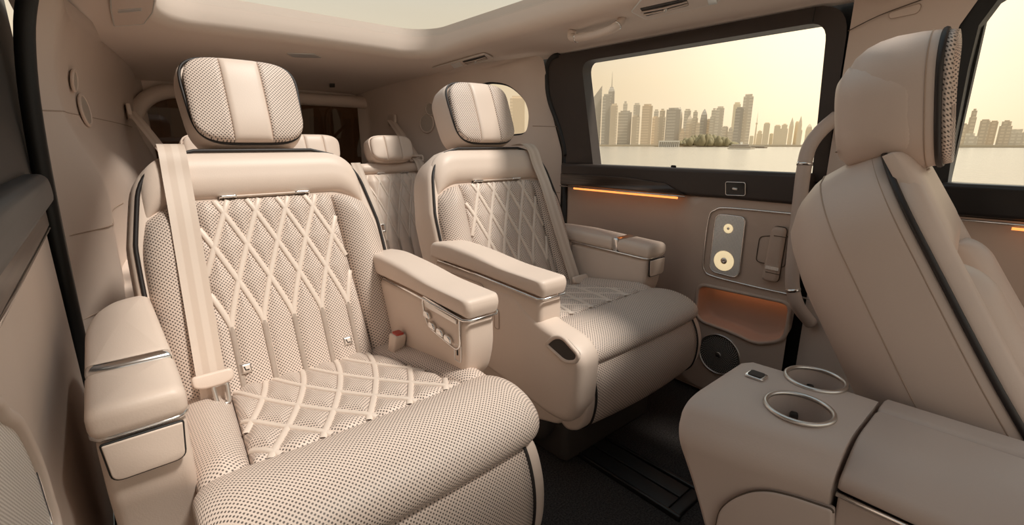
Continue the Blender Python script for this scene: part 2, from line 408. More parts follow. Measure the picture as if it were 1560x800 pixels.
def panel(name, fmap, a0, a1, h0, h1, puff, r, mat, parent=None, n=(40, 50), disp=None, sink=0.012, base=0.0, rs=None, **kw):
    """stitched upholstery panel over the surface fmap(a,h,d). a0,a1: functions of h; h0,h1: functions of a (or numbers)"""
    fa0 = a0 if callable(a0) else (lambda h: a0+0*h); fa1 = a1 if callable(a1) else (lambda h: a1+0*h)
    fh0 = h0 if callable(h0) else (lambda a: h0+0*a); fh1 = h1 if callable(h1) else (lambda a: h1+0*a)
    s = edgespace(n[0])[:, None]; t = edgespace(n[1])[None, :]
    hm = (fh0(0.0)+fh1(0.0))/2
    A = fa0(hm)+(fa1(hm)-fa0(hm))*s + 0*t
    H = fh0(A)+(fh1(A)-fh0(A))*t
    A = fa0(H)+(fa1(H)-fa0(H))*s
    H = fh0(A)+(fh1(A)-fh0(A))*t
    wa = fa1(H)-fa0(H); wh = fh1(A)-fh0(A)
    ra = rs[0] if rs else r; rh = rs[1] if rs else r
    D = puff*roundoff(np.minimum(s, 1-s)*wa, ra)*roundoff(np.minimum(t, 1-t)*np.abs(wh), rh)
    if disp is not None: D = D + disp(A, H)*roundoff(np.minimum(s, 1-s)*wa, 0.01)*roundoff(np.minimum(t, 1-t)*np.abs(wh), 0.01)
    D = D + base
    # skirt
    def pad(X): return np.pad(X, 1, mode='edge')
    A2, H2, D2 = pad(A), pad(H), pad(D)
    D2[0, :] -= sink; D2[-1, :] -= sink; D2[:, 0] -= sink; D2[:, -1] -= sink
    P = fmap(A2, H2, D2)
    uv = np.stack([A2, H2], 2).reshape(-1, 2)
    return mesh(name, P.reshape(-1, 3), grid_faces(*P.shape[:2]), mat, parent, uv, recalc=False, **kw)
def band(name, fmap, path, width, height, mat, parent):
    """raised leather band along path [(a,h,d)...] on fmap"""
    P = np.array(path, float); T = np.gradient(P[:, :2], axis=0); T /= np.linalg.norm(T, axis=1)[:, None]
    N = np.stack([-T[:, 1], T[:, 0]], 1); w = width/2
    cs = [(-1.0, -0.6), (-0.85, 0.55), (-0.5, 0.95), (0, 1.0), (0.5, 0.95), (0.85, 0.55), (1.0, -0.6)]
    A = np.stack([P[:, 0]+N[:, 0]*w*c for c, _ in cs], 1); H = np.stack([P[:, 1]+N[:, 1]*w*c for c, _ in cs], 1)
    D = np.stack([P[:, 2]+height*d for _, d in cs], 1)
    Q = fmap(A, H, D)
    return mesh(name, Q.reshape(-1, 3), grid_faces(*Q.shape[:2]), mat, parent, recalc=False)

# ------------------------------------------------------------------ the cabin shell
XR, XL, XC, FLOOR = 0.70, -0.87, -0.085, 0.08
def smooth(x): x = np.clip(x, 0, 1); return x*x*(3-2*x)
def S(o): o['kind'] = 'structure'; return o

floor = S(box('floor', (XL, -0.7, FLOOR-0.05), (XR, 2.74, FLOOR), 'carpet', bevel=0))
# headliner with the glass roof opening
RIMC, RIMH = (XC, 0.965), (0.485, 0.965)
def ceil_z(x, y):
    t = np.abs(x-XC)/0.785
    z = 1.275 - 0.018*t**2 - 0.022*t**10
    z = z - 0.10*np.clip((y-1.55)/1.15, 0, 1.2)**1.4 - 0.04*np.clip((0.1-y)/0.7, 0, 1)
    return z
def densify(P, step):
    out = []
    for i in range(len(P)):
        a, b = np.array(P[i]), np.array(P[(i+1) % len(P)]); n = max(1, int(np.linalg.norm(b-a)/step))
        out += [a+(b-a)*k/n for k in range(n)]
    return np.array(out)
rim = densify(rrect(RIMH[0], RIMH[1], 0.14, 12), 0.05); nr = len(rim)
CR = []; BN = 0.045
rim_t = np.roll(rim, -1, 0)-np.roll(rim, 1, 0); rim_t /= np.linalg.norm(rim_t, axis=1)[:, None]
rim_n = np.stack([rim_t[:, 1], -rim_t[:, 0]], 1)
outer = []
for p in rim:
    k = min((( (XR-RIMC[0]) if p[0] > 0 else (XL-RIMC[0]))/p[0]) if abs(p[0]) > 1e-6 else 9e9,
            (((2.74-RIMC[1]) if p[1] > 0 else (-0.5-RIMC[1]))/p[1]) if abs(p[1]) > 1e-6 else 9e9)
    outer.append(p*k)
outer = np.array(outer); rows = []
for zz in (0.045, 0.0):
    rows.append([(RIMC[0]+p[0], RIMC[1]+p[1], 1.275+BN+zz) for p in rim])
for k in range(1, 9):
    a = math.pi/2*k/8
    rows.append([(RIMC[0]+p[0]+q[0]*BN*(1-math.cos(a)), RIMC[1]+p[1]+q[1]*BN*(1-math.cos(a)),
                  ceil_z(RIMC[0]+p[0], RIMC[1]+p[1])+BN*(1-math.sin(a))) for p, q in zip(rim, rim_n)])
start = rim + rim_n*BN
for k in range(1, 25):
    f = k/24; row = []
    for p, o in zip(start, outer):
        q = p+(o-p)*f; x, y = RIMC[0]+q[0], RIMC[1]+q[1]
        row.append((x, y, ceil_z(x, y)))
    rows.append(row)
ceiling = S(loft('ceiling', rows, 'headliner', cap=False, uvs=False, recalc=False))
gp = [(RIMC[0]+p[0]*1.02, RIMC[1]+p[1]*1.02) for p in rim]
sun_glass = S(prism('window_4', gp, lambda x, y, d: (x, y, d), 1.335, 1.340, 'roof_glass'))

# ---- right side: sliding door with its window
def wx(p, q, d=0.0): return (XR-d, p, q)          # p along the car, q height, d into the cabin
def front_bulge(y): return 0.030*smooth((0.86-y)/0.10)
def door_place(y, z): return (XR-0.02-float(front_bulge(y))-0.012*float(smooth((0.30-z)/0.2))*0, y, z)
POCKET = round_poly([(0.742, 0.372), (0.742, 0.262), (0.60, 0.236), (0.56, 0.208), (0.478, 0.214), (0.468, 0.345)], [0.04, 0.05, 0.03, 0.03, 0.03, 0.04], 6)
GY, GZ, GR = 0.652, 0.208, 0.068
gcirc = [(GY+GR*math.cos(a), GZ-0.03*0+GR*math.sin(a)) for a in np.linspace(0, 2*math.pi, 40, endpoint=False)]
SP = onX(1095, 540, XR-0.05); GY, GZ = SP[1], SP[2]
def px_poly(pts, x): return [tuple(onX(u, v, x)[1:]) for u, v in pts]
POCKET = round_poly(px_poly([(1064, 432), (1060, 486), (1120, 508), (1152, 524), (1196, 518), (1206, 462)], XR-0.05), [0.03, 0.04, 0.03, 0.03, 0.03, 0.03], 6)
gcirc = [(GY+GR*math.cos(a), GZ+GR*math.sin(a)) for a in np.linspace(0, 2*math.pi, 40, endpoint=False)]
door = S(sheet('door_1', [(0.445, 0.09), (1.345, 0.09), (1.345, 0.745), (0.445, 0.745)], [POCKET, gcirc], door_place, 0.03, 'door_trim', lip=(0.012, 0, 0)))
tag(door, 'taupe sliding door panel with amber-lit pocket, speakers and dark sill under the side window')
# pocket tray
c = np.mean(POCKET, 0); rings = []
for dd, f in ((0.0, 1.0), (0.02, 1.0), (0.045, 0.98), (0.058, 0.93), (0.062, 0.8), (0.062, 0.4), (0.062, 0.0005)):
    rings.append([(XR-0.05+dd, c[0]+(p[0]-c[0])*f, c[1]+(p[1]-c[1])*f) for p in POCKET])
pocket = loft('door_pocket', rings, 'door_trim', door, uvs=False, cap=False, recalc=False)
tube('pocket_lip', [(XR-0.052, p[0], p[1]) for p in POCKET], 0.006, 'door_trim', door, closed=True)
tops = [p for p in POCKET if p[1] > c[1]+0.02]
lg = tube('light_guide', [np.array([XR-0.012, *onX(u, v, XR-0.05)[1:]])-np.array([0, 0, 0.011]) for u, v in ((1078, 436), (1130, 447), (1192, 460))], 0.003, 'amber_led', pocket)
lg2 = lg
def lamp(name, loc, power, col, size, parent=None, rot=(0, 0, 0), sy=None):
    l = bpy.data.lights.new(name, 'AREA'); l.energy = power; l.color = col; l.size = size
    if sy: l.shape = 'RECTANGLE'; l.size_y = sy
    o = bpy.data.objects.new(name, l); o.rotation_euler = rot
    link(o, parent, loc); return o
# round speaker low in the door
gd = []
for r in np.linspace(0.0005, GR-0.004, 9): gd.append([(XR-0.05-0.004*math.cos(r/GR*1.5), GY+r*math.cos(a), GZ+r*math.sin(a)) for a in np.linspace(0, 2*math.pi, 40, endpoint=False)])
gv = np.array(gd)
spk = mesh('speaker_grille', gv.reshape(-1, 3), grid_faces(9, 40, False, True), 'grille_dark', door, [(v[1]-GY, v[2]-GZ) for v in gv.reshape(-1, 3)], recalc=False)
tag(spk, 'round dark perforated speaker grille low in the door')
tube('grille_ring', [(XR-0.052, GY+(GR-0.002)*math.cos(a), GZ+(GR-0.002)*math.sin(a)) for a in np.linspace(0, 2*math.pi, 48, endpoint=False)], 0.0035, 'satin', spk, closed=True)
puffed('centre_cap', [(0.009*math.cos(a), 0.009*math.sin(a)) for a in np.linspace(0, 2*math.pi, 16, endpoint=False)], lambda p, q, d: (XR-0.053-d, GY+p, GZ+q), 0.004, 'satin', spk, edge=0.002)
# chrome loop and lit speaker panel
XI = XR-0.051
loop = px_poly([(1240, 328), (1200, 325), (1110, 317), (1090, 320), (1080, 333), (1072, 395), (1074, 412), (1087, 421), (1150, 437), (1196, 447), (1240, 457)], XI)
loop = smooth_open(loop, 6)
tube('chrome_loop', [(XI-0.001, p[0], p[1]) for p in loop], 0.0032, 'chrome', door)
SPAN = round_poly(px_poly([(1092, 326), (1137, 331), (1126, 424), (1081, 412)], XI), [0.02, 0.02, 0.025, 0.025], 6)
sp_ = puffed('speaker_panel', SPAN, lambda p, q, d: (XI-d, p, q), 0.006, 'grille_silver', door, edge=0.003, uvs=False)
me = sp_.data; ul = me.uv_layers.new(name='UVMap')
for lp in me.loops: co = me.vertices[lp.vertex_index].co; ul.data[lp.index].uv = (co.y, co.z)
tag(sp_, 'silver perforated speaker panel with two glowing rings')
tube('chrome_edge', [(XI-0.004, p[0], p[1]) for p in SPAN], 0.0022, 'chrome', sp_, closed=True)
for (u, v, ro) in ((1111, 348, 0.014), (1104, 397, 0.031)):
    q = onX(u, v, XI)
    for nm, r0, r1, m_ in (('glow_ring', 0.32*ro, ro, 'warm'), ('speaker_dome', 0.0, 0.30*ro, 'satin')):
        rr = [[(XI-0.0068-0.002*math.sin(math.pi*f), q[1]+(r0+(r1-r0)*f)*math.cos(a), q[2]+(r0+(r1-r0)*f)*math.sin(a)) for a in np.linspace(0, 2*math.pi, 32, endpoint=False)] for f in np.linspace(0.02, 1, 5)]
        rr = np.array(rr); mesh(nm, rr.reshape(-1, 3), grid_faces(5, 32, False, True), m_, sp_, recalc=False)
# door pull: recessed cup and lever
cup = round_poly(px_poly([(1158, 360), (1202, 358), (1196, 408), (1152, 398)], XI), 0.012, 5)
puffed('handle_cup', cup, lambda p, q, d: (XI+0.004-d, p, q), 0.006, 'dark_shell' if False else 'door_trim', door, edge=0.002)
tube('cup_edge', [(XI-0.003, p[0], p[1]) for p in cup], 0.0012, 'seam', door, closed=True)
lev = round_poly(px_poly([(1180, 344), (1201, 347), (1187, 430), (1163, 425)], XI), [0.012, 0.012, 0.014, 0.014], 6)
lever = puffed('door_lever', lev, lambda p, q, d: (XI-0.002-d, p, q), 0.02, 'door_trim', door, edge=0.008)
tube('lever_edge', [(XI-0.003, p[0], p[1]) for p in lev], 0.0014, 'seam', lever, closed=True)
cb = px_poly([(1167, 404), (1187, 408), (1186, 413), (1166, 409)], XI-0.022)
prism('chrome_clip', cb, lambda p, q, d: (XI-0.019-d, p, q), 0.0, 0.006, 'chrome', lever)
for (a_, b_) in (((1179, 359), (1199, 362)), ((1166, 414), (1188, 419))):
    p0, p1 = onX(*a_, XI-0.0225), onX(*b_, XI-0.0225); tube('lever_seam', [p0, p1], 0.001, 'seam', lever)
# dark sill band, veneer, chrome strip, amber light guide, switch
band_poly = [(0.445, 0.738), (1.345, 0.738), (1.345, 0.822), (0.445, 0.822)]
sill = puffed('window_sill', round_poly(band_poly, 0.006, 3), lambda p, q, d: wx(p, q, 0.0+d), 0.062, 'frame', door, edge=0.012)
wood = puffed('wood_veneer', round_poly([(1.338, 0.738), (1.338, 0.784), (1.0, 0.783), (0.86, 0.772), (0.79, 0.738)], 0.005, 3), lambda p, q, d: wx(p, q, 0.055+d), 0.012, 'wood', door, edge=0.004)
tube('chrome_strip', [(XR-0.066, 1.338, 0.733), (XR-0.067, 1.0, 0.733), (XR-0.064, 0.79, 0.734)], 0.0028, 'chrome', door)
amb = tube('light_guide', [(XR-0.058, 1.27, 0.7265), (XR-0.059, 1.0, 0.7265), (XR-0.058, 0.82, 0.727)], 0.0035, 'amber', door)
swp = px_poly([(1106, 277), (1136, 278), (1136, 298), (1106, 297)], XR-0.063)
sw = puffed('window_switch', round_poly(swp, 0.006, 4), lambda p, q, d: wx(p, q, 0.060+d), 0.006, 'gloss_black', door, edge=0.003)
tube('chrome_edge', [wx(p, q, 0.0655) for p, q in round_poly(swp, 0.006, 4)], 0.0013, 'chrome', sw, closed=True)
sc = np.mean(swp, 0)
puffed('rocker', round_poly([(sc[0]-0.008, sc[1]-0.005), (sc[0]+0.008, sc[1]-0.003), (sc[0]+0.008, sc[1]+0.004), (sc[0]-0.008, sc[1]+0.003)], 0.003, 3), lambda p, q, d: wx(p, q, 0.064+d), 0.007, 'satin', sw, edge=0.003)
lk = onX(1027, 258, XR-0.03)
puffed('lock_knob', [(0.014*sup(a, 3)[0], 0.006*sup(a, 3)[1]) for a in np.linspace(0, 2*math.pi, 20, endpoint=False)], lambda p, q, d: (XR-0.035+p*0.5, lk[1]+p, 0.822+q*0.4+d), 0.006, 'gloss_black', door, edge=0.003)
# dark frame around the window
WIN = round_poly([(1.198, 0.815), (0.452, 0.815), (0.470, 1.197), (1.278, 1.197)], [0.005, 0.006, 0.045, 0.05], 6)
FRM = round_poly([(1.345, 0.800), (0.420, 0.800), (0.425, 1.236), (1.475, 1.236), (1.455, 1.08), (1.385, 0.96), (1.352, 0.88)], [0, 0, 0.08, 0.10, 0.05, 0.05, 0.03], 7)
frame = S(sheet('trim_1', FRM, [WIN], lambda p, q: (XR-0.022-0.012*max(0, math.sin((p-0.42)*2.6)), p, q), 0.05, 'frame', lip=(0.05, 0, 0)))
tube('rubber_seal', [(XR-0.024, p, q) for p, q in FRM[10:]], 0.012, 'black', frame)
pane = S(prism('window_1', WIN, lambda p, q, d: (XR+d, p, q), 0.022, 0.026, 'glass'))
for pq in ((0.50, 1.222),): tube('frame_joint', [(XR-0.036, pq[0], 1.198), (XR-0.03, pq[0], 1.234)], 0.0012, 'black', frame)
tube('rubber_seal', [(XR-0.02, 1.355, 0.09), (XR-0.02, 1.350, 0.45), (XR-0.02, 1.352, 0.86)], 0.014, 'black', frame)

bodyside = S(box('trim_8', (XR+0.03, -0.7, 0.03), (XR+0.06, 2.74, 0.80), 'black', bevel=0))
S(box('trim_9', (XR+0.012, 0.18, 0.79), (XR+0.04, 0.455, 1.28), 'black', bevel=0))
S(box('trim_10', (XR+0.012, 1.30, 0.79), (XR+0.04, 1.50, 1.25), 'black', bevel=0))
S(box('trim_11', (XR+0.035, -0.7, 1.20), (XR+0.05, 2.74, 1.28), 'black', bevel=0))
S(box('trim_12', (XL-0.06, -0.7, 0.03), (XL-0.03, 2.74, 0.80), 'black', bevel=0))
# ---- right B pillar and front door
bp_edge = px_poly([(1416, 288), (1424, 240), (1448, 80), (1464, 40), (1492, 0), (1530, -45)], XR-0.02)
bp = [(0.418, 0.09), (0.418, 1.236)] + [(bp_edge[5][0], 1.236)] + bp_edge[::-1][1:] + [(bp_edge[0][0], 0.09)]
pillar = S(sheet('trim_2', bp, [], lambda p, q: (XR-0.025-0.02*math.sin(max(0, min(1, (0.418-p)/0.25))*math.pi), p, q), 0.04, 'trim'))
cl = [(XR-0.047, p, 1.19) for p in np.linspace(0.40, 0.24, 6)]
cover = round_poly(px_poly([(1354, 20), (1405, 4), (1400, 20), (1355, 29)], XR-0.045), 0.01, 4)
puffed('airbag_cover', cover, lambda p, q, d: (XR-0.044-d, p, q), 0.003, 'trim', pillar, edge=0.001)
tube('cover_seam', [(XR-0.046, p, q) for p, q in cover], 0.0009, 'stitch', pillar, closed=True)
tube('pillar_seam', smooth_open([(XR-0.03, 0.42, 1.165), (XR-0.045, 0.36, 1.185), (XR-0.047, 0.30, 1.20), (XR-0.04, 0.24, 1.215)], 5), 0.0012, 'seam', pillar)
w2 = px_poly([(1445, 278), (1454, 216), (1476, 104), (1492, 40), (1522, 0)], XR-0.02)
W2 = w2 + [(w2[-1][0]-0.06, 1.225), (-0.60, 1.225), (-0.60, w2[0][1]-0.01)]
F2 = bp_edge[:-1] + [(bp_edge[-1][0], 1.245), (-0.68, 1.245), (-0.68, 0.79), (bp_edge[0][0], 0.79)]
frame2 = S(sheet('trim_3', F2, [W2], lambda p, q: (XR-0.03, p, q), 0.06, 'black', lip=(0.05, 0, 0)))
pane2 = S(prism('window_2', W2, lambda p, q, d: (XR+d, p, q), 0.012, 0.016, 'glass'))
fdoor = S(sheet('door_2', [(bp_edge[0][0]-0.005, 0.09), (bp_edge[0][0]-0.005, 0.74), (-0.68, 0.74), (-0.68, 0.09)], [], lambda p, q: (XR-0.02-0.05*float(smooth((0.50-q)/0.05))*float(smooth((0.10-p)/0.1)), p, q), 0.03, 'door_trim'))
tag(fdoor, 'taupe front door panel beyond the front seat')
puffed('window_sill', round_poly([(0.19, 0.745), (-0.68, 0.745), (-0.68, 0.815), (0.185, 0.815)], 0.005, 3), lambda p, q, d: wx(p, q, 0.0+d), 0.055, 'gloss_black', fdoor, edge=0.01)
tube('chrome_strip', [(XR-0.056, 0.19, 0.737), (XR-0.058, -0.2, 0.737), (XR-0.058, -0.66, 0.737)], 0.0026, 'chrome', fdoor)
tube('light_guide', [(XR-0.045, 0.06, 0.727), (XR-0.045, -0.2, 0.727), (XR-0.045, -0.6, 0.727)], 0.003, 'amber', fdoor)
tube('chrome_strip', [(XR-0.075, 0.05, 0.475), (XR-0.078, -0.2, 0.470), (XR-0.078, -0.6, 0.470)], 0.003, 'chrome', fdoor)

# ---- long grab handle on the pillar
def pxp(u, v, x): return tuple(onX(u, v, x))
hp = smooth_open([pxp(1275, 178, 0.66), pxp(1250, 200, 0.63), pxp(1232, 226, 0.61), pxp(1224, 262, 0.60), pxp(1217, 320, 0.60), pxp(1210, 380, 0.60), pxp(1207, 430, 0.60), pxp(1215, 465, 0.61), pxp(1235, 492, 0.655)], 7)
gh = empty('grab_handle', (0.66, 0.40, 0.35)); tag(gh, 'long tan leather grab handle with chrome rings on the pillar behind front seat', 'handle')
tube('handle_grip', hp, 0.017, M['console'], gh, seg=14)
for u, v in ((1226, 249), (1208, 440)):
    k = int(np.argmin([abs(onX(u, v, 0.60)[2]-p[2]) for p in hp])); k = min(max(k, 1), len(hp)-2)
    t = (hp[k+1]-hp[k-1]); t /= np.linalg.norm(t)
    tube('chrome_ring', [hp[k]-t*0.004, hp[k]+t*0.004], 0.0185, 'chrome', gh, seg=20)

# ---- left side: near door, seal and dark frame
ldoor = S(sheet('door_3', [(-0.5, 0.09), (1.30, 0.09), (1.30, 0.745), (-0.5, 0.745)], [], lambda p, q: (XL+0.0+0.01*float(smooth((p-1.2)/0.1))*0, p, q), 0.06, 'door_trim'))
ldoor.data.materials.clear(); ldoor.data.materials.append(M['trim'])
tag(ldoor, 'beige sliding door panel with speaker grille at the left edge')
def lx(p, q, d=0.0): return (XL+d, p, q)
puffed('wood_veneer', round_poly([(1.29, 0.742), (1.285, 0.79), (-0.5, 0.79), (-0.5, 0.742)], 0.004, 3), lambda p, q, d: lx(p, q, d), 0.008, 'wood', ldoor, edge=0.003)
puffed('window_sill', round_poly([(1.285, 0.785), (1.27, 0.845), (-0.5, 0.845), (-0.5, 0.785)], [0.02, 0.03, 0, 0], 4), lambda p, q, d: lx(p, q, -0.02+d), 0.045, 'grey_pad', ldoor, edge=0.015)
tube('chrome_strip', [(XL+0.006, 1.29, 0.738), (XL+0.006, 0.6, 0.738), (XL+0.006, -0.4, 0.738)], 0.003, 'chrome', ldoor)
SG = smooth_closed([onX(u, v, XL+0.004)[1:] for u, v in ((-20, 625), (0, 640), (22, 655), (45, 700), (62, 750), (78, 815), (60, 900), (-60, 900), (-120, 700))], 6)
spl = puffed('speaker_panel', SG, lambda p, q, d: lx(p, q, d), 0.005, 'grille_silver', ldoor, edge=0.002, uvs=False)
me = spl.data; ul = me.uv_layers.new(name='UVMap')
for lp in me.loops: co = me.vertices[lp.vertex_index].co; ul.data[lp.index].uv = (co.y, co.z)
tube('speaker_surround', [lx(p, q, 0.004) for p, q in (SG-SG.mean(0))*1.07+SG.mean(0)], 0.008, 'trim', spl, closed=True)
tube('chrome_edge', [lx(p, q, 0.005) for p, q in SG], 0.002, 'chrome', spl, closed=True)
lframe = S(sheet('trim_4', [(-0.05, 0.80), (1.37, 0.80), (1.37, 1.25), (-0.05, 1.25)], [], lambda p, q: (XL-0.005, p, q), 0.1, 'black'))
lgap = S(sheet('trim_5', [(1.27, 0.06), (1.80, 0.06), (1.80, 1.27), (1.27, 1.27)], [], lambda p, q: (XL-0.012, p, q), 0.1, 'black'))
tube('rubber_seal', smooth_open([(XL, 1.375, 0.06), (XL+0.002, 1.375, 0.5), (XL+0.012, 1.38, 0.9), (XL+0.03, 1.385, 1.1), (XL+0.06, 1.39, 1.22)], 6), 0.016, 'black', lgap)

# ---- quarter trims, right and left (mirrored about the car's middle)
zs = np.array([0.05, 0.30, 0.50, 0.62, 0.70, 0.79, 0.88, 0.95, 1.05, 1.17, 1.26])
bs = np.array([0.09, 0.09, 0.105, 0.105, 0.105, 0.118, 0.085, 0.058, 0.055, 0.08, 0.12])
def bulge(z): return float(np.interp(z, zs, bs))
zz_ = np.linspace(0.05, 1.26, 120); bb_ = np.array([bulge(z) for z in zz_])
ker = np.exp(-np.linspace(-2, 2, 21)**2); ker /= ker.sum(); bb_ = np.convolve(np.pad(bb_, 10, mode='edge'), ker, 'valid')
def quarter_in(y, z):
    """distance of the trim surface inboard of the side plane"""
    b = float(np.interp(z, zz_, bb_))
    f = float(smooth((y-1.395)/0.16)); r = float(smooth((y-1.72)/1.05))
    ledge = float(smooth((y-1.65)/0.12))*float(smooth((0.86-z)/0.04))*0.0
    return b*f*0.98 + r*0.20 + ledge
def right_q(y, z): return (XR-quarter_in(y, z), y, z)
def left_q(y, z): return (XL+quarter_in(y, z), y, z)
QW = smooth_closed([onX(u, v, 0.615)[1:] for u, v in ((735, 127), (752, 125), (772, 130), (789, 147), (796, 165), (797, 185), (793, 203), (775, 207), (740, 209), (712, 208), (705, 180), (712, 140))], 4)
QO = round_poly([(1.40, 0.06), (1.395, 0.86), (1.44, 1.0), (1.47, 1.24), (2.72, 1.24), (2.72, 0.06)], 0.02, 3)
rq = S(sheet('wall_right', QO, [[tuple(p) for p in QW]], right_q, 0.04, 'trim', lip=(0.05, 0, 0)))
lq = S(sheet('wall_left', QO, [], left_q, 0.04, 'trim'))
tube('window_seal', [np.array(right_q(p, q))+(0.012, 0, 0) for p, q in QW], 0.008, 'black', rq, closed=True)
qpane = S(prism('window_3', [tuple(p) for p in QW], lambda p, q, d: (XR-quarter_in(p, q)+0.03+d, p, q), 0.0, 0.004, 'glass'))
for wall, fn in ((rq, right_q), (lq, left_q)):
    for z, y0, y1 in ((0.965, 1.42, 2.5), (0.695, 1.40, 2.0), (0.50, 1.40, 2.2)):
        if fn is right_q and z > 0.9: y1 = 1.52
        path = [np.array(fn(y, z+0.015*math.sin((y-1.4)*3))) for y in np.linspace(y0, y1, 30)]
        tube('panel_seam', path, 0.0016, 'stitch', wall)
def disc_on(wall, fn, yc, zc, r, name):
    g = []
    n_ = np.array(fn(yc, zc)); a_ = np.array(fn(yc+0.02, zc))-np.array(fn(yc-0.02, zc)); b_ = np.array(fn(yc, zc+0.02))-np.array(fn(yc, zc-0.02))
    a_ /= np.linalg.norm(a_); b_ = b_-a_*np.dot(a_, b_); b_ /= np.linalg.norm(b_); nn = np.cross(a_, b_)
    if nn[0]*(XC-n_[0]) < 0: nn = -nn
    V = []; U = []
    for rr in np.linspace(0.001, r, 6):
        for t in np.linspace(0, 2*math.pi, 28, endpoint=False):
            V.append(n_+nn*(0.011)+a_*rr*math.cos(t)+b_*rr*math.sin(t)); U.append((rr*math.cos(t), rr*math.sin(t)))
    o = mesh(name, V, grid_faces(6, 28, False, True), 'grille_beige', wall, U, recalc=False)
    tube('grille_ring', [n_+nn*0.009+(a_*math.cos(t)+b_*math.sin(t))*r for t in np.linspace(0, 2*math.pi, 32, endpoint=False)], 0.0045, 'trim', o, closed=True)
    return o
def wall_hit(u, v, side):
    d = ray(u, v); d = d/np.linalg.norm(d)
    for k in np.linspace(1.45, 3.6, 3000):
        p = CAM+d*k
        if p[1] > 1.5 and ((side < 0 and p[0] <= left_q(p[1], p[2])[0]) or (side > 0 and p[0] >= right_q(p[1], p[2])[0])): return p
    return p
for u, v, r in ((657, 166, 0.030), (652, 188, 0.046)):
    p = wall_hit(u, v, 1); disc_on(rq, right_q, p[1], p[2], r, 'speaker_grille')
for u, v, r in ((107, 122, 0.028), (124, 168, 0.044)):
    p = wall_hit(u, v, -1); disc_on(lq, left_q, p[1], p[2], r, 'speaker_grille')
# ledge over the rear wheel arch with a cup well
ledge = S(box('trim_6', (XL, 1.55, 0.05), (-0.60, 2.68, 0.54), 'trim', bevel=0.02))
rledge = S(box('trim_7', (0.52, 1.75, 0.05), (XR, 2.68, 0.50), 'trim', bevel=0.02))
cu = onZ(193, 382, 0.543)
tube('cup_ring', [(cu[0]+0.038*math.cos(a), cu[1]+0.038*math.sin(a), 0.541) for a in np.linspace(0, 2*math.pi, 28, endpoint=False)], 0.003, 'chrome', ledge, closed=True)
mesh('cup_well', [(cu[0]+r*math.cos(a), cu[1]+r*math.sin(a), 0.5415) for r in (0.001, 0.036) for a in np.linspace(0, 2*math.pi, 28, endpoint=False)], grid_faces(2, 28, False, True), 'black', ledge, recalc=False)

# ---- rear wall and tinted rear window
RY = 2.72
RW = [(x-0.05, z) for x, z in round_poly([(-0.66, 0.70), (0.61, 0.70), (0.585, 1.115), (-0.585, 1.125)], [0.05, 0.05, 0.16, 0.16], 10)]
RW = [(x+0.035, z+0.012*(1-((x)/0.6)**2)*(z > 0.9)) for x, z in RW]
rear = S(sheet('wall_rear', [(XL, 0.06), (XR, 0.06), (XR, 1.24), (XL, 1.24)], [RW], lambda p, q: (p, RY, q), 0.08, 'trim', lip=(0, 0.04, 0)))
tube('window_surround', [(p, RY-0.02, q) for p, q in RW], 0.032, 'trim', rear, seg=14, closed=True)
rpane = S(prism('window_5', RW, lambda p, q, d: (p, RY+0.03+d, q), 0, 0.004, 'tint'))

# ---- overhead fittings, parts of the ceiling
def ceil_hit(u, v):
    d = ray(u, v); t = 0.6
    lo, hi = 0.1/np.linalg.norm(d), 6/np.linalg.norm(d)
    for k in np.linspace(lo, hi, 4000):
        p = CAM+d*k
        if p[2] >= ceil_z(p[0], p[1]): return p
    return p
def ceil_frame(u, v):
    p = ceil_hit(u, v); e = 0.02
    n_ = np.array([-(ceil_z(p[0]+e, p[1])-ceil_z(p[0]-e, p[1]))/(2*e), -(ceil_z(p[0], p[1]+e)-ceil_z(p[0], p[1]-e))/(2*e), 1.0]); n_ /= np.linalg.norm(n_)
    return p, -n_
def on_ceil(pix, d=0.0):
    p, n_ = ceil_frame(*pix); return p+n_*d
def ceil_plate(name, pix, depth, mat, parent, r=0.012, edge=0.003, off=0.0):
    P = [on_ceil(q) for q in pix]; p0, n_ = ceil_frame(*np.mean(pix, 0))
    c = np.mean(P, 0); x = np.array([0, 1.0, 0]); x -= n_*np.dot(x, n_); x /= np.linalg.norm(x); y = np.cross(n_, x)
    poly = round_poly([((p-c) @ x, (p-c) @ y) for p in P], r, 4)
    return puffed(name, poly, lambda a, b, d: c+x*a+y*b+n_*(d+off), depth, mat, parent, edge=edge), poly, c, x, y, n_
def vent(pix, label, rows=2, inner=None, lamp_pix=None):
    o, poly, c, x, y, n_ = ceil_plate('air_vent', pix, 0.007, 'trim', ceiling)
    tag(o, label)
    tube('vent_edge', [c+x*a+y*b+n_*0.005 for a, b in poly], 0.0018, 'silver', o, closed=True)
    if inner:
        ceil_plate('vent_opening', inner, 0.009, 'dark_shell', o, 0.006, 0.001)
        I = np.array([on_ceil(q, 0.011) for q in inner])
        for k in range(rows):
            f = (k+1)/(rows+1); a_ = I[0]*(1-f)+I[3]*f; b_ = I[1]*(1-f)+I[2]*f
            tube('louver', [a_, (a_+b_)/2+n_*0.002, b_], 0.004, 'trim', o, flat=0.5)
        tube('vent_tab', [(I[0]+I[3])*0.5*0.45+(I[1]+I[2])*0.5*0.55-n_*0.001, (I[0]+I[3])*0.25+(I[1]+I[2])*0.25+n_*0.008], 0.005, 'satin', o)
    if lamp_pix: ceil_plate('reading_lamp', lamp_pix, 0.010, 'silver', o, 0.005, 0.002)
    return o
vent([(962, 14), (985, -12), (1120, -42), (1130, -22), (1085, 3), (985, 27)], 'long overhead air vent with chrome edge above the side window', 2, [(975, 8), (1046, -8), (1050, 3), (985, 20)], [(1078, -6), (1092, -9), (1094, 0), (1080, 2)])
